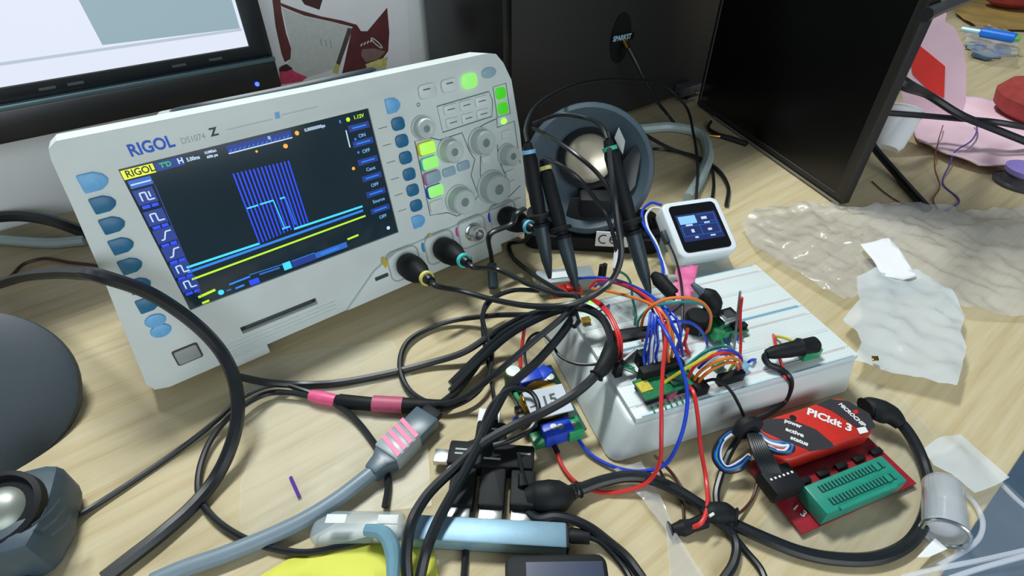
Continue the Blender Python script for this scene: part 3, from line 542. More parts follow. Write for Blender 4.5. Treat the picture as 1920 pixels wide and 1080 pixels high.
# ================================================================== SPEAKERS
def speaker(label, ctr, axis, label2=None):
    T = thing('speaker', label, 'speaker', Vector((ctr.x, ctr.y, 0)), 'pair of black round speakers'); F = axframe(ctr, axis)
    return T, F
sc_c = at(1103, 318, .066); sax = Vector((-.12, -.88, .5))
SPK, SF = speaker('round black desktop speaker with silver cone standing beside the oscilloscope', sc_c, sax)
M_spk = mat('speaker_black', (58, 76, 88), .5, vary=.08, scale=100)
MB().lathe([(0, -.062), (.02, -.06), (.034, -.045), (.046, -.02), (.056, -.004), (.0585, .004), (.057, .009), (.053, .0105), (.046, .006), (.036, -.004), (.028, -.008), (0, -.009)], 48, SF).build('cabinet', M_spk, SPK, world=True)
up = SF.to_3x3() @ Vector((0, 1, 0))
CF = axframe(sc_c + up * .010 + sax.normalized() * -.002, sax)
MB().lathe([(.027, -.004), (.0275, .001), (.0245, .0015), (.0235, -.001), (0, -.001)], 36, CF).build('cone_ring', M_black, SPK, world=True)
MB().lathe([(.0218, -.001), (.018, .002), (.010, .0045), (0, .0052)], 36, CF).build('silver_cone', mat('silver_cone', (222, 212, 190), .34, metal=.7, vary=.03), SPK, world=True)
MB().prism([(-.018, -.05), (.02, -.047), (.026, -.03), (.012, -.024), (-.014, -.026)], .0, .006, SF).build('lower_grille', M_black, SPK, world=True, bevel=.001)
MB().prism([(.03, .010), (.04, .024), (.045, .016), (.043, -.012), (.036, -.022), (.033, -.01)], .004, .0075, SF).build('side_vent', M_black2, SPK, world=True, bevel=.001)
MB().prism([(.020, .028), (.029, .014), (.030, .026), (.023, .038)], .006, .009, SF).build('pale_reflector', mat('pale_grey_plastic', (150, 158, 158), .3), SPK, world=True, bevel=.001)
bq, bw, bd = quad([(985, 395), (1235, 405), (1240, 452), (985, 440)], .014)
MB().prism(rrect(-bw / 2, -bd / 2 - .004, bw / 2, bd / 2 + .01, .012), .0005, .016, bq).build('base', M_black, SPK, world=True, bevel=.002)
MB().box((0, 0, .03), (.03, .03, .04), bq).build('neck', M_black, SPK, world=True, bevel=.004)
lo = onplane(1148, 448, bq @ Vector((0, -bd / 2 - .0045, 0)), (bq.to_3x3() @ Vector((0, -1, 0)))); LF = frame(lo, bq.to_3x3() @ Vector((1, 0, 0)), UP, bq.to_3x3() @ Vector((0, -1, 0)))
LB = MB().box((0, 0, .0006), (.03, .0155, .001), LF).build('approval_sticker', M_paper, SPK, world=True)
inv = RM[SPK].inverted()
for cx0 in (-.008, .002):
    MB().tube([LF @ Vector((cx0 + .0042 * math.cos(a), .0045 * math.sin(a), .0014)) for a in [math.radians(60 + 240 * k / 10) for k in range(11)]], .0006, 5).build('sticker_letter', M_dtxt, LB, world=True)
MB().tube([LF @ Vector((-.002, 0, .0014)), LF @ Vector((.0015, 0, .0014))], .0006, 5).build('sticker_letter', M_dtxt, LB, world=True)
bx0 = at(1200, 446, .012); bx1 = at(1255, 438, .012)
MB().tube([bx0, bx1], [.007, .007], 8).build('side_plug', M_dark, SPK, world=True)
# left speaker, cut off by the frame
lc = at(-78, 745, .040); lax = Vector((.50, -.42, .72))
SPL, LFm = speaker('black speaker with matt round back cut off by the left edge', lc, lax)
M_spk2 = mat('speaker_matt', (56, 66, 74), .6, vary=.05, scale=300)
MB().lathe([(0, -.03), (.05, -.03), (.0565, -.024), (.0575, -.012), (.056, -.006), (.05, -.003), (.03, -.0005), (0, 0)], 56, LFm @ Matrix.Diagonal((.98, .98, 1, 1))).build('round_back', M_spk2, SPL, world=True)
fq, fw, fd = quad([(-115, 915), (85, 893), (122, 990), (-85, 1080)], .03)
MB().prism([(-fw / 2, -fd / 2), (fw * .42, -fd / 2), (fw / 2, -fd * .1), (fw * .45, fd / 2), (-fw / 2, fd / 2)], .001, .034, fq).build('front_housing', M_spk, SPL, world=True, bevel=.008)
tw = axframe(at(-4, 957, .037), Vector((.15, -.3, .95)))
MB().lathe([(.019, -.004), (.019, .002), (.0165, .003), (.0155, 0), (0, 0)], 32, tw).build('cone_ring', M_black, SPL, world=True)
MB().lathe([(.0115, 0), (.009, .003), (.005, .0048), (0, .0052)], 28, tw).build('silver_dome', mat('dull_silver', (150, 156, 148), .4, metal=.6), SPL, world=True)
for dy in (0, 1, 2): 
    MB().tube(catmull([at(60 + dy * 18, 985 + dy * 10, .0345 - dy * .003), at(90 + dy * 14, 962 + dy * 12, .034 - dy * .003), at(112 + dy * 9, 935 + dy * 16, .033 - dy * .004)], 5), .0007, 5).build('housing_rib', M_dark, SPL, world=True)
cable('speaker_lead', 'thick black lead at the very bottom left corner', 'cable', [(-20, 1000, .02), (20, 1050, .012), (60, 1110, .006)], .004, M_black2)
# ================================================================== HUB AND ADAPTERS
HQ, hw, hd_ = quad([(770, 962), (1063, 979), (1063, 1026), (768, 1011)], .0125)
HUB = thing('usb_hub', 'slim blue-grey aluminium hub with plugs along its back edge', 'hub', HQ)
MB().box((0, 0, .0072), (hw, hd_, .0105)).build('hub_body', M_alu, HUB, bevel=.0012)
MB().box((0, 0, .001), (hw - .002, hd_ - .002, .002)).build('hub_base', M_black, HUB, bevel=.0004)
MB().box((hw / 2 + .0006, 0, .0065), (.0015, hd_ * .9, .009)).build('end_cap', M_black, HUB, bevel=.0003)
def plug(label, px0, px1, py, body, blab):
    xa = (HQ.inverted() @ at(px0, py, .0105)).x; xb = (HQ.inverted() @ at(px1, py, .0105)).x; xm = (xa + xb) / 2; ww = xb - xa
    T = thing('usb_plug', label, 'plug', HQ @ Matrix.Translation((xm, hd_ / 2, 0)), 'plugs in the hub')
    MB().box((0, .0035, .0065), (ww, .009, .0048)).build('metal_shell', M_metal, T, bevel=.0004)
    MB().prism(rrect(-ww * body[0] / 2, .007, ww * body[0] / 2, .007 + body[1], .0015), .002, .002 + body[2]).build('plug_body', M_black, T, bevel=.0012)
    return T
plug('leftmost black plug in the hub, under a thick black cable', 838, 880, 962, (1.2, .026, .009), '')
plug('middle tall black plug in the hub, joined to the adapter block', 896, 941, 965, (1.12, .045, .010), '')
P3_ = plug('rightmost square black plug in the hub with a side cable', 957, 999, 967, (1.15, .022, .012), '')
AQ, aw, ad = quad([(843, 822), (1003, 836), (1000, 878), (838, 868)], .014)
AD = thing('adapter_block', 'black adapter block with faint white print behind the hub', 'adapter', AQ)
MB().prism([(-aw / 2, -ad / 2), (aw / 2, -ad / 2), (aw / 2, ad / 2), (aw * .16, ad / 2), (aw * .14, ad * 1.45), (-aw * .22, ad * 1.5), (-aw * .22, ad * .62), (-aw * .3, ad / 2), (-aw / 2, ad / 2)], .001, .014).build('adapter_body', M_black, AD, bevel=.0016)
MB().box((-aw / 2 - .004, 0, .006), (.010, .009, .0045)).build('metal_stub', M_metal, AD, bevel=.0004)
MB().box((-aw * .1, ad * 1.5 + .006, .006), (.014, .014, .005)).build('white_label', M_paper, AD, bevel=.0004)
for x, y, l in ((-aw * .42, ad * .1, .014), (-aw * .42, -ad * .08, .012), (-.004, -ad * .2, .010), (-.002, ad * 1.1, .011), (aw * .3, ad * .1, .008)):
    MB().box((x + l / 2, y, .01405), (l, .0012, .0002)).build('printed_line', M_gtxt, AD)
OV = thing('usb_cable', 'black cord with bulging moulded plug running right from the hub to the red programmer', 'cable', at(1030, 935, 0))
MB().tube(catmull(path([(985, 935, .010), (1005, 932, .010), (1030, 932, .011), (1052, 930, .010), (1066, 926, .008), (1085, 918, .007)]), 4), [.006, .0085, .0095, .0085, .005, .0032], 14).build('moulded_plug', M_black, OV, world=True)
for k in range(4):
    p = at(1066 + k * 7, 925 - k * 3, .0078); MB().tube([p, p + Vector((.0012, .0003, 0))], .0046 - k * .0003, 10).build('strain_ring', M_black2, OV, world=True)
MB().tube(catmull(path([(1080, 920, .007), (1130, 902, .007), (1180, 893, .008), (1220, 898, .008), (1270, 920, .007), (1310, 945, .006), (1345, 968, .005), (1380, 985, .005), (1440, 1012, .005), (1500, 1035, .004), (1560, 1047, .004), (1640, 1047, .004), (1700, 1022, .004), (1733, 975, .004), (1742, 920, .005), (1732, 870, .006), (1712, 825, .010), (1690, 795, .013), (1672, 782, .014)]), 8), .0035, 10).build('cord', M_black2, OV, world=True)
MB().tube(catmull(path([(1690, 798, .013), (1672, 780, .0145), (1655, 772, .015), (1632, 765, .015), (1622, 766, .015)]), 5), [.0042, .007, .008, .0075, .006], 12, flat=.8).build('end_plug', M_black, OV, world=True)
cable('usb_lead', 'black lead from the square hub plug curving down to the lower right', 'cable', [(990, 960, .008), (1010, 972, .010), (1040, 968, .012), (1075, 975, .012), (1110, 992, .010), (1140, 1015, .006), (1175, 1045, .004), (1205, 1085, .004)], .0026, M_black2)
UC = thing('usb_c_lead', 'black lead with slim plug leaving the right end of the hub', 'cable', at(1090, 1000, 0))
MB().tube(path([(1064, 1003, .008), (1072, 1004, .008), (1105, 1007, .008)]), [.003, .0042, .0038], 10, flat=.75).build('slim_plug', M_black, UC, world=True)
MB().tube(catmull(path([(1104, 1006, .008), (1125, 1015, .006), (1150, 1040, .003), (1170, 1065, .002), (1185, 1090, .002)]), 8), .0018, 8).build('lead', M_black2, UC, world=True)
cable('lead', 'short black lead dropping from under the front of the hub', 'cable', [(875, 1012, .004), (873, 1040, .002), (870, 1085, .002)], .002, M_black2)
# thin lead with micro plug above right hub plug
TL_ = thing('thin_lead', 'thin black lead plugged down into the square hub plug', 'cable', at(978, 890, .012))
MB().tube(catmull(path([(972, 850, .02), (976, 870, .018), (980, 890, .016), (982, 905, .014)]), 5), .0012, 8).build('lead', M_black2, TL_, world=True)
MB().tube(path([(978, 888, .016), (981, 912, .014)]), [.002, .0034], 10).build('strain_relief', M_black, TL_, world=True)
# black box at the bottom
BQ, bw2, bd2 = quad([(952, 1040), (1132, 1036), (1150, 1110), (942, 1112)], .018)
BB = thing('black_box', 'black plastic box cut off by the bottom edge below the hub', 'box', BQ)
MB().prism(rrect(-bw2 / 2, -bd2 / 2, bw2 / 2, bd2 / 2, .005), .0005, .018).build('box_shell', M_black, BB, bevel=.0015)
MB().box((.004, -.004, .0181), (bw2 * .75, .018, .0006)).build('dark_blue_panel', mat('navy_panel', (26, 44, 74), .3), BB)
# ================================================================== VOLTAGE CONVERTER MODULE
VQ, vw, vd = quad([(948, 704), (1040, 684), (1092, 802), (1000, 838)], .006)
VC = thing('voltage_converter', 'green converter circuit board with blue trimmers, coil and handwritten white label', 'circuit board', VQ)
MB().box((0, 0, .005), (vw, vd, .0016)).build('circuit_board', M_pcbd, VC)
for sx in (-1, 1):
    for sy in (-1, 1): MB().lathe([(.0025, .0002), (.0025, .0045), (0, .0045)], 10, Matrix.Translation((sx * (vw / 2 - .003), sy * (vd / 2 - .003), 0))).build('standoff', M_metal, VC)
MB().box((0, -vd / 2 + .002, .003), (vw * .92, .004, .0035)).build('black_spacer', M_black, VC, bevel=.0004)
vl = lambda px, py, z: VQ.inverted() @ at(px, py, z)
def cap(px, py, z, r, m, topm, name='capacitor'):
    p = vl(px, py, z); K = MB().lathe([(r, .0055), (r, z - .0006), (r * .9, z), (0, z)], 20, Matrix.Translation((p.x, p.y, 0))).build(name, m, VC)
    MB().lathe([(r * .82, z + .0001), (0, z + .0002)], 18, Matrix.Translation((p.x, p.y, 0))).build('cap_top', topm, K)
M_ctop = mat('capacitor_top', (206, 216, 212), .3, metal=.4); M_cgrn = mat('capacitor_sleeve', (70, 104, 60), .4)
cap(962, 695, .020, .0058, M_cgrn, M_ctop); cap(1018, 713, .016, .0036, M_pcbd, M_ctop); cap(1031, 706, .016, .0036, M_pcbd, M_ctop); cap(1008, 718, .014, .003, M_pcbd, M_ctop)
def vbox(px, py, z, s, m, name, rot=0, bev=.0006, par=None):
    p = vl(px, py, z); return MB().box((0, 0, z - s[2] / 2), s, Matrix.Translation((p.x, p.y, 0)) @ Matrix.Rotation(rot, 4, 'Z')).build(name, m, par or VC, bevel=bev)
vbox(992, 701, .018, (.016, .012, .012), M_blue, 'screw_terminal'); vbox(1018, 697, .017, (.012, .009, .011), M_blue, 'trimmer', .5)
b_ = vbox(1045, 800, .016, (.019, .011, .0105), M_blue, 'screw_terminal')
for q in (1038, 1051): p = vl(q, 800, .016); MB().lathe([(.0022, .016), (.0022, .0162), (0, .0162)], 12, Matrix.Translation((p.x, p.y, 0))).build('terminal_screw', M_metal, b_)
g_ = vbox(1075, 796, .015, (.010, .012, .009), M_term, 'green_terminal'); p = vl(1076, 796, .015); MB().lathe([(.0022, .015), (.0022, .0152), (0, .0152)], 12, Matrix.Translation((p.x, p.y, 0))).build('terminal_screw', M_metal, g_)
vbox(1012, 820, .010, (.010, .010, .005), M_pcb, 'small_chip'); vbox(1000, 722, .014, (.022, .006, .008), M_black, 'heat_sink')
tp = vl(1018, 755, .012)
MB().lathe([(.006, .006), (.0135, .006), (.0155, .010), (.0155, .015), (.0135, .0185), (.007, .0185), (.005, .012)], 28, Matrix.Translation((tp.x, tp.y, 0))).build('toroid_coil', M_gold, VC)
vbox(988, 775, .012, (.012, .016, .006), mat('module_brown', (40, 34, 30), .4), 'dark_chip')
vbox(985, 765, .010, (.003, .03, .003), M_term, 'side_card', .1)
LBv = vbox(1027, 752, .0205, (.027, .022, .0008), mat('label_pale', (190, 198, 208), .6), 'paper_label', -.06, 0)
lp = vl(1026, 752, .0205)
text('label_writing', '15', M_dtxt, LBv, Matrix.Translation((lp.x + .001, lp.y, .0207)), .011, 'CENTER', bold=.0002, shear=.15); MB().box((lp.x - .0095, lp.y - .001, .0206), (.005, .0012, .0002)).build('label_dash', M_dtxt, LBv)
MB().lathe([(.0022, .001), (.0022, .004), (0, .004)], 10, Matrix.Translation(at(967, 792, 0))).build('blue_disc', M_blue, label='tiny blue disc on the desk beside the converter board', cat='component')
# ================================================================== WHITE BOX WITH BREADBOARDS
BA = math.radians(18.3)
c4 = (at(1185, 785, .03) + at(1625, 665, .03) + at(1400, 490, .03) + at(1050, 590, .03)) / 4
XF = zframe(Vector((c4.x, c4.y, 0)), BA); XW, XD = .170, .112
WB = thing('white_box', 'upturned white plastic box the breadboards are fixed on', 'box', XF)
top_ = rrect(-XW / 2, -XD / 2, XW / 2, XD / 2, .008); bot_ = rrect(-XW / 2 - .013, -XD / 2 - .004, XW / 2 + .003, XD / 2 + .004, .008); n_ = len(top_)
MB().add([(x, y, .0003) for x, y in bot_] + [(x, y, .0285) for x, y in top_], [tuple(range(n_ - 1, -1, -1)), tuple(range(n_, 2 * n_))] + [(i, (i + 1) % n_, n_ + (i + 1) % n_, n_ + i) for i in range(n_)]).build('box_shell', M_box, WB, bevel=.0022, seg=3)
def bbmat():
    m = bpy.data.materials.new('breadboard_plastic'); m.use_nodes = True; nt = m.node_tree; b = nt.nodes['Principled BSDF']; tc = nt.nodes.new('ShaderNodeTexCoord')
    sep = nt.nodes.new('ShaderNodeSeparateXYZ'); nt.links.new(tc.outputs['Object'], sep.inputs[0]); outs = []
    for ax in (0, 1):
        d = nt.nodes.new('ShaderNodeMath'); d.operation = 'DIVIDE'; d.inputs[1].default_value = .00254; nt.links.new(sep.outputs[ax], d.inputs[0])
        fr = nt.nodes.new('ShaderNodeMath'); fr.operation = 'PINGPONG'; fr.inputs[1].default_value = .5; nt.links.new(d.outputs[0], fr.inputs[0])
        gt = nt.nodes.new('ShaderNodeMath'); gt.operation = 'GREATER_THAN'; gt.inputs[1].default_value = .32; nt.links.new(fr.outputs[0], gt.inputs[0]); outs.append(gt)
    mu = nt.nodes.new('ShaderNodeMath'); mu.operation = 'MULTIPLY'; nt.links.new(outs[0].outputs[0], mu.inputs[0]); nt.links.new(outs[1].outputs[0], mu.inputs[1])
    mx = nt.nodes.new('ShaderNodeMixRGB'); mx.inputs[1].default_value = lin((214, 224, 225)); mx.inputs[2].default_value = lin((203, 213, 213)); nt.links.new(mu.outputs[0], mx.inputs[0]); nt.links.new(mx.outputs[0], b.inputs['Base Color'])
    b.inputs['Roughness'].default_value = .45; return m
M_bb = bbmat(); M_rail_b = mat('rail_blue', (120, 176, 206), .5, vary=0); M_rail_r = mat('rail_red', (214, 184, 190), .5, vary=0)
for lab, y0 in (('front white breadboard with blue and red rail lines', -XD / 2 + .001), ('back white breadboard under the small display', -.0023)):
    T = thing('breadboard', lab + ' on the white box', 'breadboard', XF @ Matrix.Translation((0, y0 + .0265, .0285)), 'breadboards on the box'); HW = .0825
    MB().box((0, 0, .0022), (2 * HW, .0345, .0044)).build('terminal_strip', M_bb, T, bevel=.0004)
    MB().box((0, 0, .0043), (2 * HW - .004, .003, .0006)).build('centre_groove', mat('groove', (200, 210, 210), .5), T)
    for sy in (-1, 1):
        MB().box((0, sy * .0218, .0022), (2 * HW, .0088, .0044)).build('power_rail', M_bb, T, bevel=.0004)
        MB().box((0, sy * .0256, .0045), (2 * HW - .008, .0006, .0002)).build('blue_line', M_rail_b, T); MB().box((0, sy * .0182, .0045), (2 * HW - .008, .0006, .0002)).build('red_line', M_rail_r, T)
# ================================================================== SMALL DISPLAY UNIT
a_, b_, c_, d_ = at(1240, 380, .06), at(1335, 366, .06), at(1392, 470, .035), at(1280, 487, .035)
dx = ((b_ - a_) + (c_ - d_)).normalized(); dy = ((a_ - d_) + (b_ - c_)); dy = (dy - dx * dy.dot(dx)).normalized(); dn = dx.cross(dy); dc = (a_ + b_ + c_ + d_) / 4
DF = frame(dc, dx, dy, dn); DW = .0535
DU = thing('display_unit', 'small square white device with glowing blue menu screen propped on the box', 'device', DF)
MB().prism(rrect(-DW / 2, -DW / 2, DW / 2, DW / 2, .007), -.017, 0).build('case', mat('device_white', (216, 224, 230), .35, vary=.02), DU, bevel=.002, seg=3)
MB().prism(rrect(-.0215, -.0225, .0215, .0222, .004), -.0004, .0004).build('black_glass', mat('device_glass', (10, 13, 16), .08, vary=0), DU)
DS = MB().prism([(-.0185, -.0128), (.0185, -.0128), (.0185, .0128), (-.0185, .0128)], .0003, .0006).build('lit_screen', glow('device_navy', (12, 34, 96), .9), DU)
dm = lambda x0, y0, x1, y1, c, nm: MB().prism([(x0, y0), (x1, y0), (x1, y1), (x0, y1)], .0006, .0008).build(nm, c, DS)
dm(-.0165, .0035, -.001, .011, glow('device_sky', (130, 190, 250), 1.0), 'highlighted_tile')
for q in ((.001, .011, .0165, .0112), (.001, .0035, .0165, .0037), (-.0165, .001, .0165, .0012), (-.0165, -.008, .0165, -.0078), (-.0166, -.008, -.0164, .001), (0, -.008, .0002, .001), (.0164, -.008, .0166, .011)): dm(*q, G['azu'], 'tile_line')
for q in ((.004, .006, .009, .0085), (.005, .002, .010, .0032), (-.012, .0015, -.006, .003), (-.009, -.005, -.0065, -.002), (.006, -.005, .0095, -.003), (-.008, -.0105, -.005, -.009), (.006, -.0105, .0105, -.0093)): dm(*q, G['wht'], 'tile_icon')
MB().box((-.0275, -.001, -.009), (.006, .012, .006)).build('side_plug', M_dark, DU, bevel=.001)
MB().prism(rrect(-.024, -.044, .026, -.02, .004), -.019, -.0165).build('clear_stand', M_frost, DU, bevel=.0005)
for sx_ in (-.018, .018): MB().tube([DF @ Vector((sx_, .016, -.015)), Vector((*(DF @ Vector((sx_, .012, -.015))).xy, .001))], .0035, 8).build('prop_leg', M_frost, DU, world=True)
# ================================================================== RED PROGRAMMER
RQ, rw, rd = quad([(1402, 862), (1612, 792), (1704, 905), (1500, 1008)], .004)
PG = thing('programmer', 'red programmer with teal chip socket on a dark red board', 'programmer', RQ)
MB().box((0, 0, .003), (rw, rd, .0016)).build('circuit_board', M_redpcb, PG)
for sx in (-1, 1):
    for sy in (-1, 1): MB().lathe([(.002, .0002), (.002, .003), (0, .003)], 10, Matrix.Translation((sx * (rw / 2 - .004), sy * (rd / 2 - .004), 0))).build('foot', M_black, PG)
KQ, kw, kd = quad([(1408, 796), (1576, 738), (1655, 806), (1463, 866)], .018)
KR = RQ.inverted() @ KQ
CS = MB().prism(rrect(-kw / 2, -kd / 2, kw / 2, kd / 2, .008), .004, .018, KR).build('red_case', M_red, PG, bevel=.003, seg=3)
kp = lambda px, py, z=.0182: (KQ.inverted() @ at(px, py, z)).xy
kpr = lambda pts, z0, z1, nm, m, par=CS: MB().prism([tuple(kp(*p)) for p in pts], z0, z1, KR).build(nm, m, par)
kpr([(1418, 795), (1440, 785), (1480, 785), (1530, 805), (1560, 830), (1565, 840), (1520, 845), (1475, 828), (1430, 808)], .0179, .0182, 'left_black_print', M_print)
kpr([(1532, 758), (1555, 748), (1590, 752), (1630, 775), (1642, 800), (1620, 812), (1590, 790), (1560, 770)], .0179, .0182, 'right_black_print', M_print)
def ktext(nm, body, p, q, size, bold=.0001):
    a, b = Vector((*kp(*p), 0)), Vector((*kp(*q), 0)); d = b - a
    cu = bpy.data.curves.new('measure', 'FONT'); cu.body = body; cu.size = size; t = bpy.data.objects.new('measure', cu); C.objects.link(t); bpy.context.view_layer.update(); wd = t.dimensions.x; bpy.data.objects.remove(t)
    text(nm, body, M_wprint, CS, KR @ Matrix.Translation((a.x, a.y, .0183)) @ Matrix.Rotation(math.atan2(d.y, d.x), 4, 'Z'), size, bold=bold, squeeze=d.length / wd)
ktext('printed_name', 'PICkit 3', (1513, 771), (1594, 803), .0078, .0003)
for wd_, p, q in (('power', (1471, 788), (1502, 800)), ('active', (1473, 804), (1506, 817)), ('status', (1482, 820), (1514, 833))): ktext('printed_word', wd_, p, q, .0042, .00015)
ktext('printed_maker', 'MICROCHIP', (1574, 757), (1620, 798), .004, .00015)
kpr([(1606, 803), (1622, 800), (1628, 810), (1612, 814)], .0182, .0184, 'printed_mark', M_wprint); kpr([(1598, 770), (1606, 768), (1610, 774), (1602, 777)], .0182, .0184, 'red_emblem', M_red)
hp_ = kp(1487, 783); MB().lathe([(.002, .018), (.002, .0183), (0, .0183)], 12, KR @ Matrix.Translation((hp_[0], hp_[1], 0))).build('screw_hole', M_black, CS)
ZQ, zw, zd = quad([(1505, 912), (1651, 853), (1706, 900), (1554, 963)], .017)
ZR = RQ.inverted() @ ZQ
ZS = MB().box((0, 0, .0105), (zw, zd, .0125), ZR).build('chip_socket', M_teal, PG, bevel=.0012)
for sy in (-1, 1):
    MB().box((.001, sy * zd * .22, .0166), (zw * .80, zd * .22, .0008), ZR).build('slot_row', M_teald, ZS)
    for k in range(19): MB().box((.001 - zw * .38 + zw * .76 * k / 18, sy * zd * .22, .0169), (.0011, zd * .2, .0012), ZR).build('slot_rib', M_teal, ZS)
    MB().box((zw * .32, sy * zd * .22, .0172), (zw * .04, zd * .23, .001), ZR).build('slot_bridge', M_teal, ZS)
MB().box((0, -zd * .48, .0165), (zw * .7, .002, .002), ZR).build('front_lip', M_teal, ZS)
MB().box((0, 0, .0045), (zw * .96, zd * .8, .002), ZR).build('socket_base', mat('socket_base', (70, 20, 26), .5), ZS)
for k in range(5): MB().box((-rw * .22 + k * .014, rd * .02, .0045), (.008, .0035, .003)).build('board_chip', M_black, PG, bevel=.0003)
text('board_lettering', '1 3', M_wprint, PG, RQ.inverted() @ Matrix.Translation(at(1487, 948, .0042)) @ Matrix.Rotation(-.9, 4, 'Z'), .006, bold=.0001)
# ================================================================== PROBES AND BNC PLUGS
LS = RM[SCOPE]
def sl(x, y, n): return LS @ Vector((x / 1000, y / 1000, n / 1000))
def bnc(label, x, y, ringc, cab, zend=None, lead=None):
    T = thing('probe_cable', label, 'cable', sl(x, y, 15)); F = frame(sl(x, y, 0), SX, SY, SN)
    t0 = sl(x, y, 5); dr = cab[0] - sl(x, y, 22); 
    MB().lathe([(0, .005), (.0085, .005), (.0102, .009), (.0105, .018), (.0092, .026), (.0062, .034), (.0052, .040), (0, .040)], 24, F).build('coaxial_plug', M_black, T, world=True)
    e = sl(x, y, 40)
    MB().lathe([(.0048, .0385), (.0058, .0385), (.0058, .0415), (.0048, .0415)], 20, F).build('coloured_ring', mat('band_%d' % ringc[0], ringc, .4, vary=0), T, world=True)
    pts = catmull([sl(x, y, 39), sl(x, y, 46), sl(x, y - 1, 54)] + cab, 8)
    MB().tube(pts[:10], [.0046, .0044, .0038, .003], 12).build('strain_relief', M_black2, T, world=True)
    MB().tube(pts, .0021, 8).build('lead', M_black2, T, world=True)
    return T
bnc('probe cable with yellow ring on the first oscilloscope socket', 150, -27, (216, 208, 110), path([(860, 545, .030), (930, 563, .034), (1000, 574, .050), (1060, 572, .060), (1110, 555, .062), (1145, 528, .066), (1160, 500, .075), (1165, 470, .085), (1158, 420, .10), (1150, 350, .12), (1140, 250, .135)]))
bnc('probe cable with turquoise ring on the second oscilloscope socket', 184, -25.5, (70, 200, 190), path([(930, 505, .030), (985, 530, .040), (1040, 550, .050), (1085, 558, .056), (1060, 590, .055), (1000, 640, .045), (930, 700, .03), (870, 745, .012), (820, 758, .008), (770, 735, .004), (750, 690, .004), (765, 640, .004), (830, 606, .004), (920, 592, .012), (1000, 590, .03)]))
bnc('probe cable on the fourth oscilloscope socket behind the standing probes', 251, -20.5, (110, 200, 225), path([(1005, 420, .045), (985, 450, .02), (955, 458, .004), (960, 480, .003), (1000, 515, .012), (1030, 535, .035), (1060, 552, .05)]))
def probe(label, top, mid, tip, ringc, cab=None, r=.0052):
    T = thing('oscilloscope_probe', label, 'probe', Vector((tip.x, tip.y, tip.z)), 'black oscilloscope probes')
    ax = (tip - top); L = ax.length; F = axframe(top, ax)
    MB().lathe([(0, 0), (r * .55, 0), (r * .75, .006), (r, .012), (r * 1.05, L * .42), (r * .95, L * .5), (r * 1.6, L * .51), (r * 1.6, L * .535), (r * .85, L * .54), (r * .85, L * .57), (r * 1.2, L * .575), (r * 1.2, L * .6), (0, L * .6)], 20, F).build('grip', M_black, T, world=True)
    MB().lathe([(0, L * .6), (r * 1.0, L * .6), (r * 1.0, L * .72), (r * .8, L * .86), (r * .42, L * .97), (r * .25, L), (0, L)], 18, F).build('hook_sleeve', M_dark, T, world=True)
    MB().lathe([(r * .72, .005), (r * .95, .005), (r * .95, .0078), (r * .72, .0078)], 18, F).build('coloured_ring', mat('band_%d' % ringc[0], ringc, .4, vary=0), T, world=True)
    if cab: MB().tube(catmull([top] + cab, 8), .0016, 8).build('lead', M_black2, T, world=True)
    return T
probe('standing probe with pale blue ring nearest the oscilloscope', at(989, 268, .128), None, at(1031, 522, .036), (120, 190, 232), path([(986, 240, .13), (1000, 205, .135), (1050, 170, .13), (1110, 152, .11), (1180, 150, .08), (1245, 160, .06), (1283, 195, .04), (1300, 250, .03), (1308, 310, .02), (1305, 375, .01)]))
probe('standing probe between the oscilloscope and the speaker sticker', at(1018, 300, .115), None, at(1082, 545, .036), (204, 200, 120), path([(1016, 298, .116), (1040, 305, .13), (1080, 330, .125), (1110, 365, .11), (1135, 400, .095), (1150, 440, .085), (1160, 490, .07)]))
probe('standing probe with green ring leaning in front of the silver cone', at(1139, 262, .135), None, at(1218, 552, .040), (60, 180, 140), path([(1130, 240, .137), (1100, 222, .13), (1050, 215, .13), (1000, 232, .12)]), .0055)
hk = thing('ground_strap', 'flat black strap hanging from the fourth socket to the desk', 'strap', at(925, 540, 0))
MB().tube(catmull([sl(256, -8, 30), sl(246, -9, 31), sl(240, -16, 31)] + path([(918, 440, .045), (921, 480, .022), (924, 510, .010)]), 6), .0032, 8, flat=.4).build('strap', M_black2, hk, world=True)
MB().tube(path([(922, 495, .016), (925, 540, .004)]), [.0042, .0042], 10).build('clip', M_dark, hk, world=True)
# probe lying at the right of the breadboard
HP = thing('hook_probe', 'black hook probe lying on the right end of the breadboard', 'probe', at(1480, 660, .033))
MB().tube(path([(1437, 664, .042), (1450, 661, .043), (1480, 656, .044), (1497, 652, .044), (1500, 651, .044), (1506, 650, .044), (1528, 646, .044), (1531, 645, .044)]), [.003, .0042, .005, .0052, .0062, .005, .0054, .004], 14).build('probe_body', M_black, HP, world=True)
MB().tube(catmull(path([(1442, 663, .042), (1434, 668, .041), (1440, 682, .038), (1462, 692, .036), (1478, 705, .034), (1482, 725, .022), (1470, 752, .010), (1440, 775, .012), (1405, 795, .016), (1370, 845, .010), (1352, 890, .008), (1343, 925, .006), (1345, 955, .006)]), 8), .0021, 8).build('lead', M_black2, HP, world=True)
MB().box((0, 0, .0035), (.014, .006, .007), zframe(at(1515, 668, .033), BA)).build('green_block', M_term, label='little green block under the hook probe on the breadboard', cat='component', bevel=.0006)
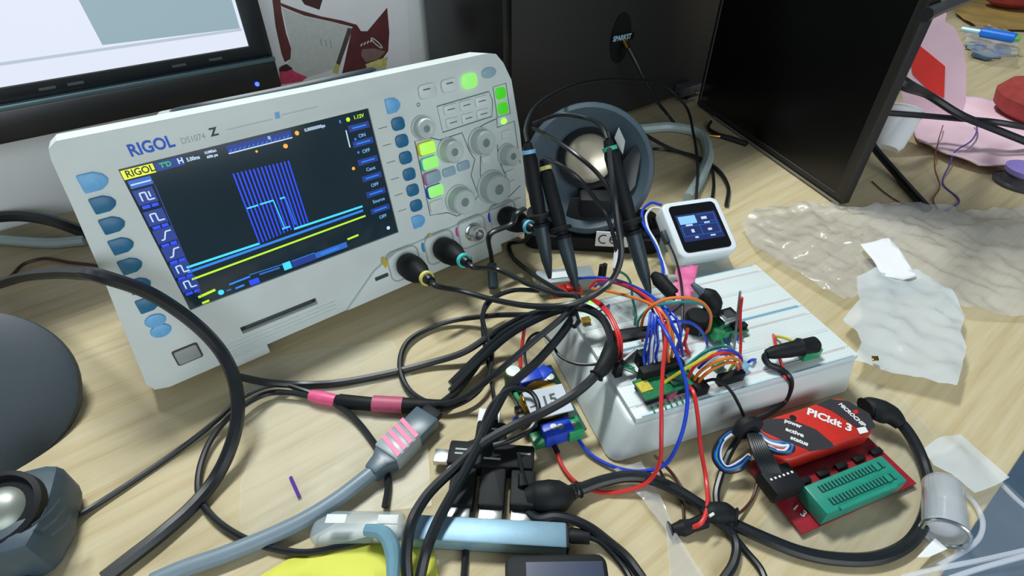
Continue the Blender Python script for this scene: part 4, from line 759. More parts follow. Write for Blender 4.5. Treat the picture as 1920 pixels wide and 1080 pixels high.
# ================================================================== LARGER CABLES
def lead(name, label, pts, r, m=M_black2, **k): return cable(name, label, 'cable', pts, r, m, **k)
lead('thick_cable', 'thick black cable looping over the left end of the oscilloscope', [(-15, 537, .012), (40, 520, .036), (110, 512, .072), (150, 513, .094), (190, 518, .108), (270, 545, .094), (330, 580, .078), (385, 625, .060), (420, 668, .046), (440, 715, .036), (446, 770, .026), (435, 830, .016), (405, 895, .007), (360, 950, .005), (300, 1003, .005), (240, 1050, .005), (195, 1085, .005)], .0040)
lead('thin_cable', 'thin dark lead forking from the thick cable near the left edge', [(-10, 535, .003), (20, 518, .003), (45, 495, .003), (80, 485, .003), (130, 492, .003), (180, 498, .004), (215, 505, .004)], .0015, wmat('brown'))
lead('wall_cable', 'black cable crossing the grey wall left of the oscilloscope', [(-20, 408, .012), (40, 405, .014), (90, 412, .014), (130, 425, .012), (170, 440, .008)], .0055)
lead('wall_cable', 'pale grey cable at the foot of the wall on the left', [(-20, 447, .005), (40, 452, .005), (100, 455, .005), (160, 450, .005)], .005, mat('pale_grey_skin', (160, 176, 176), .4))
lead('black_cable', 'black cable running from the thick loop rightwards to the probe bundle', [(446, 706, .030), (500, 717, .014), (560, 721, .004), (630, 718, .003), (720, 702, .003), (800, 682, .004), (870, 660, .010), (930, 622, .02), (990, 592, .035), (1050, 577, .045)], .0026)
lead('thin_cable', 'thin black cable running straight from the lower left speaker to the pink tag', [(110, 985, .012), (150, 965, .004), (240, 908, .002), (340, 840, .002), (410, 785, .004), (450, 748, .006), (490, 727, .006), (530, 721, .006), (570, 732, .006), (600, 742, .005)], .0018)
lead('thin_cable', 'thin black cable making a tall loop right of the thick cable', [(600, 748, .006), (550, 737, .006), (500, 738, .006), (450, 765, .008), (405, 810, .006), (378, 865, .004), (372, 925, .003), (395, 965, .003), (440, 1000, .003), (500, 1025, .003), (570, 1036, .003), (640, 1025, .003), (700, 1010, .003)], .0019)
lead('thin_cable', 'thin black lead dropping past the grey connector to the clear case', [(628, 756, .006), (660, 780, .004), (690, 815, .003), (718, 860, .003), (728, 905, .003), (722, 950, .004)], .0021)
AJ = thing('audio_joint', 'pair of joined black jack plugs with pink tape bands', 'connector', at(720, 765, 0))
MB().tube(path([(582, 741, .006), (600, 745, .006), (630, 751, .006)]), [.0035, .0045, .004], 12).build('pink_tag', M_pink, AJ, world=True)
MB().tube(path([(628, 750, .006), (636, 752, .006), (700, 758, .006), (703, 758, .006)]), [.003, .0048, .0046, .0046], 14).build('jack_socket', M_black, AJ, world=True)
MB().tube(path([(700, 757, .006), (756, 760, .006)]), .0056, 14).build('pink_band', M_rose, AJ, world=True)
MB().tube(path([(756, 760, .006), (790, 761, .006), (815, 760, .006), (835, 757, .006)]), [.0052, .005, .004, .0028], 14).build('jack_plug', M_black, AJ, world=True)
lead('jack_cable', 'black cable climbing from the jack plug up to the probe bundle', [(825, 760, .006), (855, 735, .006), (890, 690, .008), (925, 640, .014), (960, 610, .025), (1010, 588, .04), (1065, 572, .05)], .0028)
lead('jack_cable', 'black cable curving under the jack plug and back up to the right', [(800, 772, .004), (850, 762, .006), (890, 740, .008), (915, 705, .010), (922, 660, .014), (908, 615, .02), (905, 590, .024), (925, 560, .028), (960, 545, .03), (1010, 545, .04)], .0018)
lead('jack_cable', 'thin black loop hanging below the probe bundle', [(940, 548, .022), (910, 570, .02), (905, 620, .012), (915, 680, .006), (925, 740, .004), (930, 790, .012)], .0014)
for lab, o in (('upper black cable of the bundle sweeping into the breadboard clip', 0), ('lower black cable of the bundle sweeping into the breadboard clip', 1)):
    lead('bundle_cable', lab, [(845, 720 + o * 14, .008), (900, 665 + o * 12, .014), (950, 622 + o * 10, .028), (1000, 596 + o * 6, .042), (1050, 578 + o * 4, .052), (1090, 574 + o * 4, .054), (1125, 592 + o * 2, .052), (1143, 625, .050), (1145, 660, .048)], .0026)
lead('hub_cable', 'thick black cable from the bottom edge passing left of the hub plugs to the clip', [(765, 1090, .006), (762, 1040, .014), (770, 985, .02), (800, 930, .02), (850, 880, .022), (900, 835, .026), (960, 800, .03), (1020, 772, .030), (1075, 740, .034), (1115, 705, .042), (1140, 665, .046)], .0030)
lead('hub_cable', 'second thick black cable crossing the hub just right of the first', [(786, 1090, .006), (800, 1030, .016), (822, 975, .018), (860, 905, .022), (895, 840, .026), (925, 775, .026), (955, 725, .026), (1005, 680, .032), (1050, 630, .044), (1075, 595, .050)], .0030)
lead('hub_cable', 'shiny black lead looping around the converter label', [(900, 850, .02), (905, 800, .022), (925, 755, .026), (960, 728, .028), (995, 735, .026), (1010, 765, .024), (998, 800, .02), (960, 825, .02), (925, 835, .018)], .0016)
CLP = thing('cable_clip', 'black clip gathering the cables at the left end of the breadboards', 'clip', at(1140, 670, .03))
MB().tube(catmull(path([(1147, 640, .046), (1143, 665, .046), (1130, 690, .044), (1118, 705, .042)]), 4), [.004, .0055, .005, .0035], 12).build('clip_body', M_black, CLP, world=True)
MB().tube(path([(1143, 634, .046), (1180, 628, .048), (1215, 622, .048)]), [.0046, .0046, .004], 10).build('clip_arm', M_black2, CLP, world=True)
MB().tube(path([(1072, 585, .052), (1080, 605, .05), (1076, 612, .05)]), [.004, .0035, .002], 10).build('bundle_tie', M_black2, CLP, world=True)
lead('speaker_cable', 'black lead arching right from behind the speaker over the desk', [(1165, 225, .06), (1205, 250, .03), (1260, 280, .006), (1310, 296, .004), (1345, 318, .003), (1365, 350, .003), (1362, 385, .003)], .0022)
lead('speaker_cable', 'black lead running level from the speaker to the grey hose', [(1198, 281, .01), (1240, 280, .003), (1290, 290, .004), (1330, 312, .003), (1338, 340, .003), (1335, 375, .003)], .0018)
lead('speaker_cable', 'thin black lead lying across the silver speaker cone', [(1000, 240, .105), (1040, 262, .118), (1080, 290, .118), (1120, 325, .11), (1150, 370, .10), (1165, 430, .085), (1164, 470, .075)], .0016)
lead('grey_hose', 'pale grey hose curving on the desk behind the speaker', [(1150, 246, .006), (1200, 242, .006), (1260, 238, .006), (1310, 250, .006), (1328, 285, .006), (1315, 330, .006), (1290, 372, .006)], .0062, mat('pale_grey_skin', (160, 176, 176), .4))
ml = thing('monitor_lead', 'black lead and plug lying at the foot of the off monitor', 'cable', at(1350, 255, 0))
MB().tube(catmull(path([(1333, 228, .004), (1328, 240, .003), (1345, 252, .003), (1370, 260, .003), (1400, 270, .003)]), 5), [.002, .002, .003, .004, .0035], 8).build('lead', M_black2, ml, world=True)
MB().tube(path([(1318, 252, .003), (1330, 254, .003), (1350, 256, .003)]), .0016, 8).build('plug_pin', M_gold, ml, world=True)
# grey display cable with big connector
HD = thing('display_cable', 'thick grey display cable with pink striped connector', 'cable', at(500, 1000, 0))
MB().tube(catmull(path([(285, 1092, .005), (340, 1068, .005), (420, 1040, .005), (500, 1008, .005), (570, 975, .006), (630, 938, .007), (680, 900, .008), (705, 880, .008)]), 8), .0045, 12).build('cable_sheath', M_grey, HD, world=True)
h0, h1 = at(700, 884, .008), at(803, 780, .008); hx = (h1 - h0).normalized(); hy = UP.cross(hx); HF = frame(Vector((h0.x, h0.y, 0)), hx, hy, UP); HL = (h1 - h0).length
MB().prism([(-.002, -.0045), (.006, -.006), (.012, -.0095), (.012, .0095), (.006, .006), (-.002, .0045)], .002, .013, HF).build('strain_relief', M_greyd, HD, world=True, bevel=.0015)
CN = MB().prism([(.011, -.0095), (HL * .66, -.0095), (HL * .66, .0095), (.011, .0095)], .0015, .0145, HF).build('connector_body', mat('connector_grey', (150, 164, 168), .35), HD, world=True, bevel=.0015)
MB().prism([(HL * .64, -.0092), (HL, -.0092), (HL, .0092), (HL * .64, .0092)], .0025, .0125, HF).build('connector_head', M_greyd, HD, world=True, bevel=.0012)
MB().box((HL + .003, 0, .0075), (.007, .013, .005), HF).build('metal_tip', M_black, HD, world=True, bevel=.0005)
for k in range(4): MB().prism([(.0125 + k * .0052, -.0085), (.0155 + k * .0052, -.0085), (.0195 + k * .0052, .0085), (.0165 + k * .0052, .0085)], .0144, .0149, HF).build('pink_stripe', M_pink, CN, world=True)
# clump and leads at the lower right of the centre
KN = thing('cable_joint', 'taped black cable joint on the desk below the white box', 'cable', at(1350, 970, 0))
MB().tube(catmull(path([(1318, 968, .007), (1335, 962, .008), (1360, 962, .008), (1378, 970, .007)]), 5), [.004, .006, .006, .004], 12, flat=.8).build('tape_wrap', M_black, KN, world=True)
MB().tube(catmull(path([(1322, 976, .005), (1298, 985, .005), (1280, 990, .004), (1255, 993, .004)]), 5), [.004, .0035, .0045, .002], 10).build('crimped_tail', M_black, KN, world=True)
MB().tube(path([(1330, 968, .016), (1338, 963, .016)]), .0008, 6).build('pale_tie', M_wprint, KN, world=True)
lead('tail_cable', 'black cable dropping straight to the bottom edge from the taped joint', [(1340, 975, .006), (1368, 995, .004), (1380, 1020, .003), (1376, 1055, .003), (1355, 1090, .003)], .0026)
lead('tail_cable', 'thinner black cable forking right towards the bottom edge', [(1350, 978, .006), (1375, 1005, .004), (1400, 1035, .002), (1425, 1065, .002), (1436, 1090, .002)], .0019)
lead('thin_wire', 'thin brown wire from the box edge to the taped joint', [(1228, 855, .02), (1240, 866, .008), (1262, 890, .003), (1285, 925, .003), (1305, 950, .004), (1325, 965, .006)], .0010, wmat('brown'))
lead('thin_wire', 'kinked brown wire hanging beside the crimped tail', [(1232, 872, .006), (1250, 905, .002), (1275, 935, .002), (1282, 965, .003), (1280, 988, .004), (1268, 1012, .002)], .0009, wmat('brown'))
lead('thin_wire', 'thin brown wire curling from the joint to the programmer', [(1375, 968, .007), (1395, 955, .003), (1412, 932, .002), (1421, 900, .004), (1422, 885, .006)], .0009, wmat('brown'))
# ================================================================== COLOURED WIRES
def wire(label, c, pts, r=.0009, name='jumper_wire', group=None, parts=None):
    return cable(name, label, 'wire', pts, r, wmat(c), group)
wire('red supply wire from the converter looping low then up to the circuit board', 'red', [(1043, 838, .004), (1050, 865, .003), (1075, 900, .002), (1120, 922, .002), (1175, 920, .004), (1215, 903, .01), (1236, 870, .022), (1240, 810, .040), (1240, 750, .052), (1243, 690, .062), (1248, 640, .070), (1250, 610, .07)], .0012, 'supply_wire')
wire('blue supply wire from the converter looping low then up to the circuit board', 'blue', [(1083, 822, .006), (1105, 850, .003), (1150, 875, .003), (1200, 884, .006), (1245, 872, .016), (1272, 830, .032), (1286, 780, .044), (1288, 730, .054), (1275, 680, .064), (1255, 635, .072), (1235, 600, .072)], .0012, 'supply_wire')
wire('red wire hanging over the front of the white box to the taped joint', 'red', [(1288, 722, .038), (1300, 735, .042), (1308, 780, .034), (1314, 840, .018), (1324, 900, .008), (1326, 950, .010), (1315, 980, .010), (1295, 990, .006)], .0013, 'supply_wire')
MB().tube(path([(1036, 828, .006), (1046, 850, .004)]), .0018, 8).build('wire_sleeve', M_black, label='short black sleeve on the red supply wire', cat='sleeve')
wire('short red wire rising from the converter terminal', 'red', [(984, 612, .035), (980, 640, .028), (976, 668, .022), (976, 690, .019)], .0012, 'supply_wire')
wire('thin black wire looping from the converter over the white box side', 'black', [(988, 690, .019), (984, 662, .022), (992, 635, .028), (1010, 624, .034), (1032, 640, .036), (1050, 668, .036), (1080, 682, .038), (1115, 683, .040), (1140, 678, .044)], .0010, 'thin_wire')
for lab, o in (('outer of two red wires arching beside the green light', 0), ('inner of two red wires arching beside the green light', 1)):
    wire(lab, 'red', [(1105 + o * 4, 557 + o * 5, .045), (1130 - o, 572 + o * 5, .054), (1150 - o * 3, 600 + o * 2, .056), (1164 - o * 5, 635, .052), (1165 - o * 6, 660, .044), (1163 - o * 6, 682, .034)], .0011)
wire('red and purple wire arcing from the red module to the tangle', 'red', [(1105, 540, .04), (1118, 527, .046), (1145, 527, .052), (1185, 540, .06), (1215, 560, .066), (1235, 585, .07), (1245, 610, .068)], .0011)
wire('purple wire arcing just under the red one', 'purple', [(1108, 546, .04), (1122, 532, .046), (1148, 530, .052), (1190, 546, .058), (1218, 572, .062), (1232, 600, .06)], .0009)
wire('long blue wire running from the probe tips to the tangle', 'blue', [(1083, 522, .04), (1110, 520, .044), (1150, 524, .05), (1190, 538, .058), (1222, 556, .064), (1245, 580, .068), (1262, 612, .064), (1275, 640, .052), (1280, 668, .036)], .0011)
wire('orange wire sweeping right across the tangle', 'orange', [(1110, 541, .042), (1140, 546, .05), (1180, 556, .058), (1215, 568, .066), (1240, 585, .07), (1258, 615, .062), (1262, 650, .05), (1256, 680, .038)], .0011)
wire('orange wire making a wide hoop over the tangle', 'orange', [(1205, 640, .04), (1203, 610, .052), (1215, 580, .066), (1245, 562, .074), (1280, 558, .076), (1315, 566, .07), (1332, 588, .06), (1330, 615, .046), (1322, 625, .036)], .0010)
wire('teal wire hoop just inside the orange hoop', 'teal', [(1195, 622, .04), (1198, 600, .052), (1215, 580, .062), (1245, 570, .07), (1285, 566, .07), (1318, 572, .06), (1330, 585, .05)], .0008)
wire('green wire from the white probe tag to the breadboard', 'green', [(1150, 505, .06), (1172, 515, .056), (1182, 530, .05), (1186, 560, .044), (1192, 585, .036), (1190, 608, .034)], .0009)
wire('blue wire curving down to the small green board', 'blue', [(1225, 610, .06), (1255, 604, .062), (1290, 604, .06), (1310, 615, .052), (1322, 632, .04), (1326, 645, .034)], .0010)
for i, (x0, x1, t) in enumerate(((1216, 1209, .066), (1222, 1217, .066), (1227, 1224, .066), (1232, 1232, .064))):
    wire(('leftmost', 'second from left', 'third from left', 'rightmost')[i] + ' of four blue jumpers dropping into the black header', 'blue', [(x0 + 4, 585 + i * 3, .070), (x0, 615, t), (x1 + 2, 645, .056), (x1 - 2, 668, .046), (x1, 684, .043)], .0009, group='blue jumpers in the black header')
wire('white jumper wire dropping beside the blue ones', 'white', [(1228, 590, .07), (1226, 620, .064), (1222, 650, .056), (1220, 684, .043)], .0009)
wire('dark orange wire dropping into the black header', 'orange', [(1252, 600, .068), (1256, 630, .06), (1252, 655, .052), (1254, 684, .042)], .0010)
wire('brown wire dropping beside the dark orange wire', 'maroon', [(1240, 590, .07), (1244, 630, .06), (1247, 665, .05), (1248, 686, .042)], .0010)
wire('blue wire bowing right of the header down to the breadboard', 'blue', [(1246, 575, .066), (1268, 598, .066), (1276, 625, .058), (1272, 650, .046), (1266, 672, .036)], .0010)
wire('thin black wire rising from the plug past the pink tag', 'black', [(1222, 400, .02), (1245, 440, .03), (1265, 480, .05), (1277, 530, .06), (1280, 575, .058), (1277, 625, .05), (1268, 655, .038)], .0009, 'thin_wire')
wire('thin grey-black wire crossing the hoop diagonally', 'black', [(1280, 570, .07), (1262, 585, .066), (1235, 605, .06), (1205, 618, .052)], .0008, 'thin_wire')
wire('blue wire of the twisted pair left of the display', 'blue', [(1240, 384, .052), (1222, 380, .050), (1206, 392, .045), (1205, 415, .04), (1222, 445, .040), (1236, 475, .044), (1243, 505, .046), (1242, 525, .046)], .0013)
wire('white wire of the twisted pair left of the display', 'white', [(1242, 392, .05), (1224, 390, .048), (1212, 402, .044), (1214, 425, .04), (1230, 455, .042), (1240, 482, .045), (1250, 510, .046), (1252, 530, .046)], .0011)
cols = ['teal', 'yellow', 'red', 'blue', 'orange', 'purple', 'white', 'orange']
labs = ['teal ribbon strand furthest back in the rainbow arch', 'yellow ribbon strand of the rainbow arch on the breadboard', 'red ribbon strand of the rainbow arch on the breadboard', 'blue ribbon strand of the rainbow arch on the breadboard', 'upper orange ribbon strand of the rainbow arch', 'purple ribbon strand curling at the right of the rainbow arch', 'white ribbon strand at the back of the rainbow arch', 'lower orange ribbon strand of the rainbow arch']
arch = [[(1275, 700, .040), (1298, 678, .05), (1325, 658, .058), (1352, 650, .056), (1372, 655, .046), (1376, 672, .036)],
        [(1232, 728, .036), (1262, 706, .044), (1298, 684, .054), (1335, 664, .060), (1362, 662, .056), (1378, 676, .046), (1368, 695, .036)],
        [(1290, 712, .038), (1300, 690, .048), (1325, 672, .058), (1352, 662, .062), (1378, 662, .056), (1390, 672, .046), (1386, 692, .036)],
        [(1310, 690, .044), (1332, 670, .056), (1355, 658, .062), (1378, 660, .058), (1390, 676, .046), (1380, 694, .036)],
        [(1298, 720, .036), (1310, 700, .046), (1335, 682, .056), (1362, 672, .060), (1386, 676, .052), (1390, 690, .040)],
        [(1350, 664, .058), (1375, 662, .056), (1390, 672, .05), (1386, 690, .042), (1372, 702, .036)],
        [(1288, 690, .042), (1310, 668, .052), (1335, 655, .056), (1356, 658, .05), (1366, 680, .038)],
        [(1306, 722, .036), (1318, 706, .046), (1340, 690, .054), (1364, 680, .056), (1382, 684, .048), (1384, 698, .036)]]
for c, l, p in zip(cols, labs, arch): wire(l, c, p, .0010, 'ribbon_strand', 'strands of the rainbow arch')
wire('upright red wire poking up from the breadboard', 'red', [(1387, 680, .034), (1389, 640, .046), (1388, 590, .066), (1391, 558, .080)], .0010)
wire('upright grey wire poking up beside the red one', 'grey', [(1376, 660, .034), (1380, 620, .05), (1384, 580, .068), (1388, 546, .082)], .0008)
for lab, p in (('red wire stub bent into a triangle, upright side', [(1290, 615, .048), (1284, 640, .042), (1272, 658, .034)]), ('red wire stub bent into a triangle, lower side', [(1262, 655, .034), (1280, 658, .036), (1292, 662, .034)]), ('red wire stub bent into a triangle, right side', [(1284, 642, .042), (1288, 655, .038), (1293, 663, .034)])):
    wire(lab, 'red', p, .0011, 'wire_stub')
wire('red wire bridging from the rail to the hook probe', 'red', [(1450, 628, .0335), (1453, 640, .042), (1460, 665, .042), (1468, 692, .036), (1472, 710, .0335)], .0010)
wire('yellow wire stub leading to the hook probe', 'yellow', [(1452, 630, .034), (1470, 633, .040), (1488, 640, .042)], .0010)
wire('thin black wire running from the socket over the box front to the programmer', 'black', [(1318, 716, .040), (1342, 712, .046), (1366, 728, .044), (1385, 758, .034), (1398, 790, .022), (1402, 805, .018)], .0010, 'thin_wire')
wire('small blue wire stub on the breadboard right of the arch', 'blue', [(1402, 680, .034), (1408, 676, .037), (1416, 674, .034)], .0010, 'wire_stub')
wire('small blue wire stub at the back left of the breadboard', 'blue', [(1122, 585, .034), (1130, 580, .038), (1142, 572, .034)], .0008, 'wire_stub')
# ================================================================== BOARDS AND PARTS ON THE BREADBOARDS
GQ, gw, gd = quad([(1192, 712), (1290, 682), (1306, 716), (1206, 752)], .040)
GB = thing('green_board', 'green microcontroller board plugged into the front breadboard', 'circuit board', GQ)
MB().box((0, 0, .0392), (gw, gd, .0016)).build('circuit_board', M_pcb, GB)
yl = GQ.inverted() @ at(1208, 724, .0405)
MB().box((yl.x, yl.y, .0402), (.008, .0075, .0007)).build('gold_square', mat('gold_print', (196, 178, 60), .4, vary=.2, scale=800), GB); yl = GQ.inverted() @ at(1268, 706, .0405)
MB().box((yl.x, yl.y, .0402), (.007, .006, .0007)).build('gold_square', MATS['gold_print'], GB)
MB().box((.006, -.001, .041), (.010, .009, .002)).build('main_chip', M_pcbd, GB, bevel=.0003)
for sy in (-1, 1): MB().box((0, sy * (gd / 2 - .002), .0358), (gw * .9, .0025, .006)).build('pin_header', M_black, GB)
for k in range(8): MB().tube([(-gw / 2 + .004 + k * .004, -gd / 2 - .002, .0335), (-gw / 2 + .003 + k * .004, -gd / 2 - .006, .0337)], .0006, 5).build('green_lead', M_term, GB)
for i, q in enumerate(((1190, 690), (1197, 700), (1180, 688))): p = GQ.inverted() @ at(*q, .034); MB().tube([p, p + Vector((-.006, .008, .001))], .0006, 5).build('green_lead', M_term, GB)
for lab, q, s in (('black jumper header on top of the green board, left block', (1225, 688, .046), (.017, .006, .013)), ('black jumper header on top of the green board, right block', (1262, 678, .044), (.014, .006, .012)), ('black header at the right end of the green board with wires', (1312, 718, .040), (.009, .009, .010)), ('black header block under the rainbow arch', (1372, 700, .040), (.018, .005, .010)), ('black socket at the left of the tangle', (1205, 660, .044), (.006, .006, .016)), ('dark transistor beside the clip arm', (1160, 684, .042), (.005, .005, .010))):
    MB().box((0, 0, -s[2] / 2), s, zframe(at(*q), BA)).build('pin_header', M_black, label=lab, cat='connector', bevel=.0005)
MB().tube(path([(1158, 690, .036), (1172, 676, .044), (1195, 655, .048)]), [.003, .0022, .0012], 8).build('test_clip', M_black2, label='slanted black test clip beside the green board', cat='clip')
MB().tube(path([(1148, 690, .034), (1152, 682, .038)]), [.0022, .0022], 8).build('yellow_capacitor', mat('cap_yellow', (200, 190, 60), .4), label='small yellow capacitor below the cable clip', cat='component')
MB().box((0, 0, .002), (.006, .004, .004), zframe(at(1098, 605, .033), BA)).build('small_component', M_gold, label='tiny brown component at the left end of the back breadboard', cat='component')
MB().lathe([(.0022, 0), (.0022, .003), (.0012, .0045), (0, .005)], 12, Matrix.Translation(at(1109, 567, .040))).build('green_light', M_led, label='glowing green light at the left of the back breadboard', cat='light')
RMq, rmw, rmd = quad([(1035, 536), (1075, 530), (1092, 542), (1040, 552)], .036)
RMd = thing('red_module', 'small red circuit module under the probe tips', 'circuit board', RMq)
MB().box((0, 0, .034), (.024, .012, .003)).build('circuit_board', M_red, RMd, bevel=.0004); MB().box((.004, 0, .037), (.008, .007, .003)).build('chip', M_red, RMd, bevel=.0004)
WQ, ww_, wd_ = quad([(1005, 508), (1110, 495), (1118, 522), (1010, 532)], .014)
WM = thing('white_module', 'pale grey module lying behind the white box below the probes', 'module', WQ)
MB().box((0, 0, .0072), (ww_, wd_, .014)).build('module_body', mat('module_grey', (150, 164, 170), .45), WM, bevel=.002); MB().box((-.006, -.001, .0146), (.016, .008, .001)).build('module_label', M_paper, WM)
for q in ((1127, 508), (1133, 506)): 
    p = WQ.inverted() @ at(q[0], q[1], .014); MB().lathe([(.0022, .001), (.0022, .020), (0, .020)], 10, Matrix.Translation((p.x, p.y, 0))).build('black_pin', M_black, WM)
U2, uw, ud = quad([(1310, 600), (1372, 582), (1398, 620), (1330, 642)], .037)
UB = thing('usb_board', 'small green board with silver socket and black plug on the back breadboard', 'circuit board', U2)
MB().box((0, 0, .0362), (uw, ud, .0016)).build('circuit_board', M_pcb, UB)
MB().box((uw * .18, ud * .1, .0405), (.014, .012, .007)).build('silver_socket', M_metal, UB, bevel=.0006); MB().box((uw * .18, ud * .1, .0443), (.007, .006, .0006)).build('socket_slot', M_dtxt, UB)
MB().box((uw * .34, -ud * .3, .0385), (.010, .004, .003)).build('pin_row', M_black, UB)
for k in range(5): MB().tube([(-uw * .3 + k * .004, -ud / 2, .037), (-uw * .3 + k * .004, -ud / 2 - .004, .0345)], .0006, 5).build('pin_lead', wmat('blue') if k % 2 else M_term, UB)
AP = thing('angled_plug', 'black angled plug with grey tip behind the orange hoop', 'plug', at(1315, 570, .034))
MB().tube(catmull(path([(1298, 532, .058), (1312, 545, .056), (1320, 552, .054)]), 3), [.0018, .0028, .0034], 10).build('grey_tip', M_greyd, AP, world=True)
MB().tube(catmull(path([(1316, 550, .054), (1328, 558, .052), (1336, 570, .048), (1330, 588, .042)]), 4), [.0045, .007, .0068, .005], 12).build('plug_body', M_black, AP, world=True)
RC = thing('relay_block', 'black round-topped part standing behind the orange hoop', 'component', at(1312, 605, .033))
MB().lathe([(.0085, -.012), (.0088, -.002), (.0075, 0), (0, .0003)], 22, Matrix.Translation(at(1311, 590, .046))).build('black_can', M_black, RC, world=True); MB().lathe([(.009, -.0005), (.0095, .0015), (.008, .0018), (0, .0018)], 22, Matrix.Translation(at(1312, 612, .033))).build('pale_collar', M_ctop, RC, world=True)
BPg = thing('black_plug', 'black plug with pale end beside the pink tag', 'plug', at(1255, 545, .034))
MB().tube(path([(1226, 515, .05), (1236, 525, .05), (1262, 552, .046), (1268, 558, .044)]), [.003, .0055, .005, .003], 12).build('plug_body', M_black, BPg, world=True)
MB().tube(path([(1250, 522, .052), (1268, 520, .052)]), [.003, .002], 8).build('pale_end', M_ctop, BPg, world=True)
film('pink_tag', [(1266, 508), (1308, 502), (1302, 530), (1296, 560), (1272, 572), (1262, 545)], .047, .006, 60, filmmat('pink_film', (240, 110, 170), .8, .4), .003, False, 2.2, label='crumpled pink paper tag on the back breadboard', cat='tag', thick=.0003)
PTG = thing('cable_tag', 'white paper tag wrapped around a lead below the speaker sticker', 'tag', at(1157, 480, .07))
MB().tube(path([(1161, 468, .076), (1156, 503, .066)]), .0034, 10).build('tag_sleeve', M_paper, PTG, world=True)
MB().lathe([(.0012, 0), (.0012, .010), (0, .010)], 10, Matrix.Translation(at(1365, 645, .033))).build('small_component', M_dark, label='grey upright part behind the rainbow arch', cat='component')
for lab, q, m in (('blue component at the foot of the rainbow arch', (1390, 694), M_rail_b), ('green component under the rainbow arch', (1345, 690), M_term), ('pink component below the green board', (1255, 742), M_rose), ('green component left of the triangle of red stubs', (1312, 625), M_pcb)):
    MB().box((0, 0, .0025), (.008, .005, .005), zframe(at(*q, .033), BA + .3)).build('small_component', m, label=lab, cat='component', bevel=.0006)
# ribbon cable bundle at the programmer
RBN = thing('ribbon_cable', 'blue and white ribbon cable bundled with a black plug on the programmer', 'cable', at(1430, 860, 0))
for k, c in enumerate(('black', 'blue', 'teal', 'black', 'blue', 'white')):
    o = k * 3.2
    MB().tube(catmull(path([(1410, 800 + o * .5, .022), (1375, 805 + o * .5, .02), (1345 + o * .6, 830, .016), (1338 + o * .8, 860, .012), (1358 + o * .3, 884 - o * .5, .010), (1390, 880 - o, .012), (1405, 862 - o * .6, .018)]), 6), .0011, 6).build('ribbon_strand', wmat(c), RBN, world=True)
    MB().tube(catmull(path([(1418, 806 + o * .5, .026), (1445, 826 + o * .3, .028), (1468, 828 + o * .5, .030), (1486 - o * .5, 835, .030), (1484 - o * .7, 848 - o * .2, .030), (1460, 850 - o * .3, .028), (1432, 838 - o * .2, .026)]), 6), .0011, 6).build('ribbon_strand', wmat(c), RBN, world=True)
for k in range(7): MB().tube(catmull(path([(1398 + k * 3.5, 797 + k, .025), (1408 + k * 4, 830, .027), (1420 + k * 5, 862, .025), (1434 + k * 5, 890, .02)]), 5), .0014, 6).build('black_strand', M_black2, RBN, world=True)
MB().tube(catmull(path([(1385, 815, .022), (1395, 798, .028), (1410, 793, .029), (1420, 800, .027)]), 4), .0045, 8).build('tie_wrap', M_black, RBN, world=True)
pc0 = at(1462, 905, .016); PLG = MB().box((0, 0, 0), (.020, .016, .011), zframe(pc0, .33)).build('black_plug', M_black, RBN, world=True, bevel=.002)
for k in range(6): MB().box((-.007 + k * .0028, .001, .0056), (.0012, .0012, .0002), zframe(pc0, .33)).build('plug_mark', M_wprint, PLG, world=True)
# ================================================================== FILMS, PAPERS, LOOSE PLASTIC
film('plastic_bag', [(1385, 432), (1415, 402), (1500, 392), (1610, 396), (1700, 392), (1800, 402), (1960, 400), (1975, 602), (1880, 600), (1800, 592), (1735, 560), (1640, 556), (1575, 575), (1500, 530), (1420, 482)], .001, .013, 26, M_film, .0042, True, 1.7, label='large crinkled clear plastic bag spread on the right of the desk', cat='bag')
WF = thing('plastic_wrapper', 'crumpled milky plastic wrapper with a white paper insert', 'wrapper', at(1700, 620, 0))
film('milky_film', [(1602, 528), (1640, 514), (1712, 518), (1762, 545), (1803, 600), (1788, 640), (1802, 665), (1782, 738), (1720, 722), (1640, 706), (1590, 690), (1608, 655), (1574, 610), (1604, 575)], .006, .014, 20, M_milky, .004, True, 4.4, WF)
film('paper_insert', [(1611, 462), (1664, 450), (1716, 522), (1690, 530), (1652, 522)], .012, .006, 20, M_paper, .006, False, 6.1, WF, thick=.0006)
film('desk_film', [(450, 700), (520, 672), (600, 655), (735, 640), (770, 700), (800, 800), (810, 950), (720, 960), (620, 965), (560, 1000), (455, 1035), (450, 960), (452, 905), (484, 830), (458, 780)], .0006, .0018, 18, M_film2, .006, True, 8.8, label='flat clear film lying on the desk under the pink taped plugs', cat='film')
film('desk_film', [(1595, 700), (1690, 745), (1765, 830), (1775, 960), (1735, 1030), (1600, 1060), (1480, 1048), (1420, 985), (1480, 900), (1560, 800)], .0006, .0015, 18, M_film2, .006, True, 2.8, label='flat clear film lying under the red programmer', cat='film')
film('film_fold', [(1150, 885), (1200, 872), (1235, 930), (1262, 1000), (1320, 1092), (1255, 1092), (1246, 1000), (1200, 940)], .001, .006, 30, M_film, .004, True, 3.3, label='folded edge of clear film running down to the bottom edge', cat='film')
film('plastic_sachet', [(1722, 852), (1745, 835), (1795, 820), (1840, 862), (1882, 905), (1850, 922), (1815, 936), (1770, 905), (1738, 885)], .003, .010, 30, M_milky, .004, False, 7.7, label='small milky plastic sachet right of the programmer cable', cat='sachet')
TB = thing('plastic_tube', 'short frosted tube with shiny ring end lying at the lower right', 'tube', at(1775, 960, 0))
t0, t1 = at(1768, 905, .011), at(1772, 1000, .011); TF = axframe(t1, t1 - t0); TLn = (t1 - t0).length
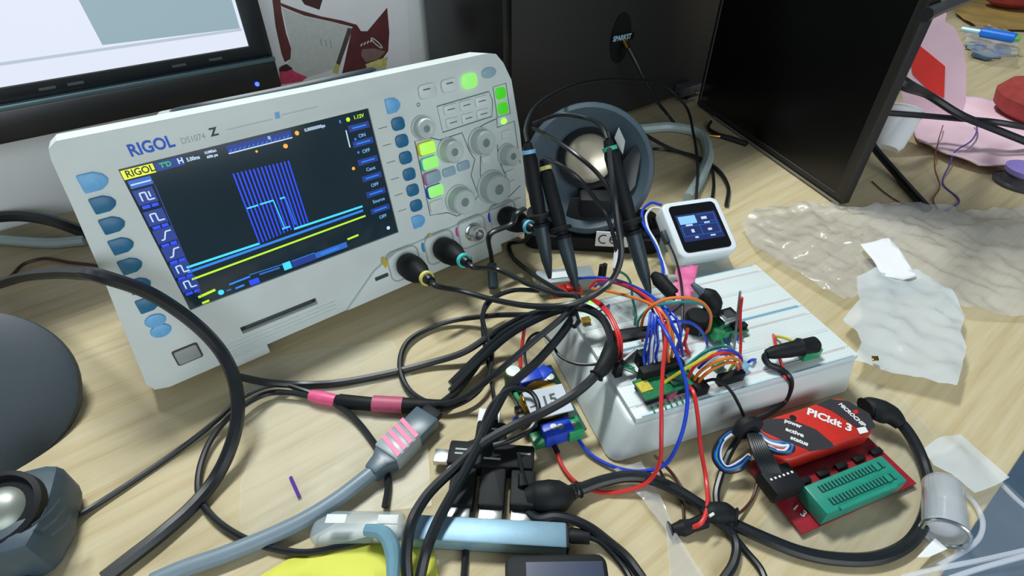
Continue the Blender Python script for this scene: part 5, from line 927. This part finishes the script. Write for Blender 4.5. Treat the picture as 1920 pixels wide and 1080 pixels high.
MB().lathe([(.0085, -TLn), (.0098, -TLn + .002), (.0102, -.002), (.0102, 0), (.0088, 0), (.0085, -TLn + .002)], 32, TF).build('tube_wall', filmmat('tube_film', (214, 222, 230), .38, .2, .06), TB, world=True)
MB().tube([TF @ Vector((.0104 * math.cos(a), .0104 * math.sin(a), .0)) for a in [k * math.pi / 16 for k in range(32)]], .0011, 8, closed=True).build('ring_end', M_metal, TB, world=True)
MB().lathe([(.0086, -.004), (.004, -.003), (0, -.003)], 28, TF).build('tube_bottom', M_paper, TB, world=True)
TY = thing('clear_tray', 'clear plastic tray hanging over the desk edge at the lower right', 'tray', at(1830, 1060, 0))
film('tray_floor', [(1690, 1085), (1760, 1050), (1832, 1012), (1842, 975), (1800, 915), (1880, 905), (1960, 985), (1990, 1110), (1690, 1110)], .003, .003, 12, M_clear, .008, False, 1.1, TY)
for P in ([(1690, 1083, .006), (1760, 1066, .010), (1840, 1050, .012), (1930, 1030, .014)], [(1760, 1092, .006), (1830, 1068, .012), (1930, 1040, .016)], [(1760, 1060, .004), (1815, 1028, .005), (1838, 1005, .005), (1842, 975, .005), (1825, 940, .004), (1795, 912, .003)], [(1878, 908, .004), (1905, 935, .006), (1950, 975, .008)]):
    MB().tube(catmull(path(P), 8), .0013, 8).build('tray_rim', filmmat('clear_rim', (240, 244, 255), .35, .08) if 'clear_rim' not in bpy.data.materials else bpy.data.materials['clear_rim'], TY, world=True)
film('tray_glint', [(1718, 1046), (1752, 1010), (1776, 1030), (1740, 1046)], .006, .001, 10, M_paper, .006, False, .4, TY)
bpy.data.objects['tray_glint'].name = 'painted_glint'  # white patch modelled to stand in for a glint on the clear tray
film('sticky_note', [(455, 1100), (540, 1050), (640, 1026), (700, 1014), (735, 1012), (790, 1022), (815, 1040), (825, 1100)], .0012, .001, 10, mat('yellow_paper', (214, 216, 84), .7, vary=.03), .008, False, 2.0, label='yellow sticky note cut off by the bottom edge', cat='note', thick=.0008)
CCQ, cw_, cdp = quad([(588, 955), (752, 955), (760, 1012), (580, 1008)], .012)
CC = thing('clear_case', 'frosted clear connector case lying left of the hub', 'case', CCQ)
MB().prism([(-cw_ / 2, -cdp * .5), (cw_ * .3, -cdp * .4), (cw_ / 2, -cdp * .5), (cw_ / 2, cdp / 2), (-cw_ * .3, cdp / 2), (-cw_ * .5, cdp * .1)], .002, .012).build('case_shell', M_frost, CC, bevel=.003, seg=3)
for x in (-.012, .016): MB().box((x, cdp * .15, .0122), (.011, .005, .0006)).build('pale_mark', M_wprint, CC, bevel=.0001)
MB().tube(catmull([(cw_ * .1, -.003, .0115), (cw_ * .3, -.005, .012), (cw_ * .42, -.012, .010), (cw_ * .47, -.028, .006), (cw_ * .5, -.045, .003)], 6), [.003, .004, .0045, .003, .0025], 10).build('blue_grey_tail', mat('tail_slate', (110, 150, 168), .3), CC)
MB().tube(path([(545, 895, .0012), (562, 933, .0012)]), .0011, 6).build('purple_pin', wmat('purple'), label='short purple wire offcut on the film at the left', cat='offcut')
film('brown_speck', [(1634, 668), (1646, 668), (1648, 676), (1636, 677)], .02, .001, 10, M_gold, .002, False, 1, label='tiny brown flake on the milky wrapper', cat='flake', thick=.0004)
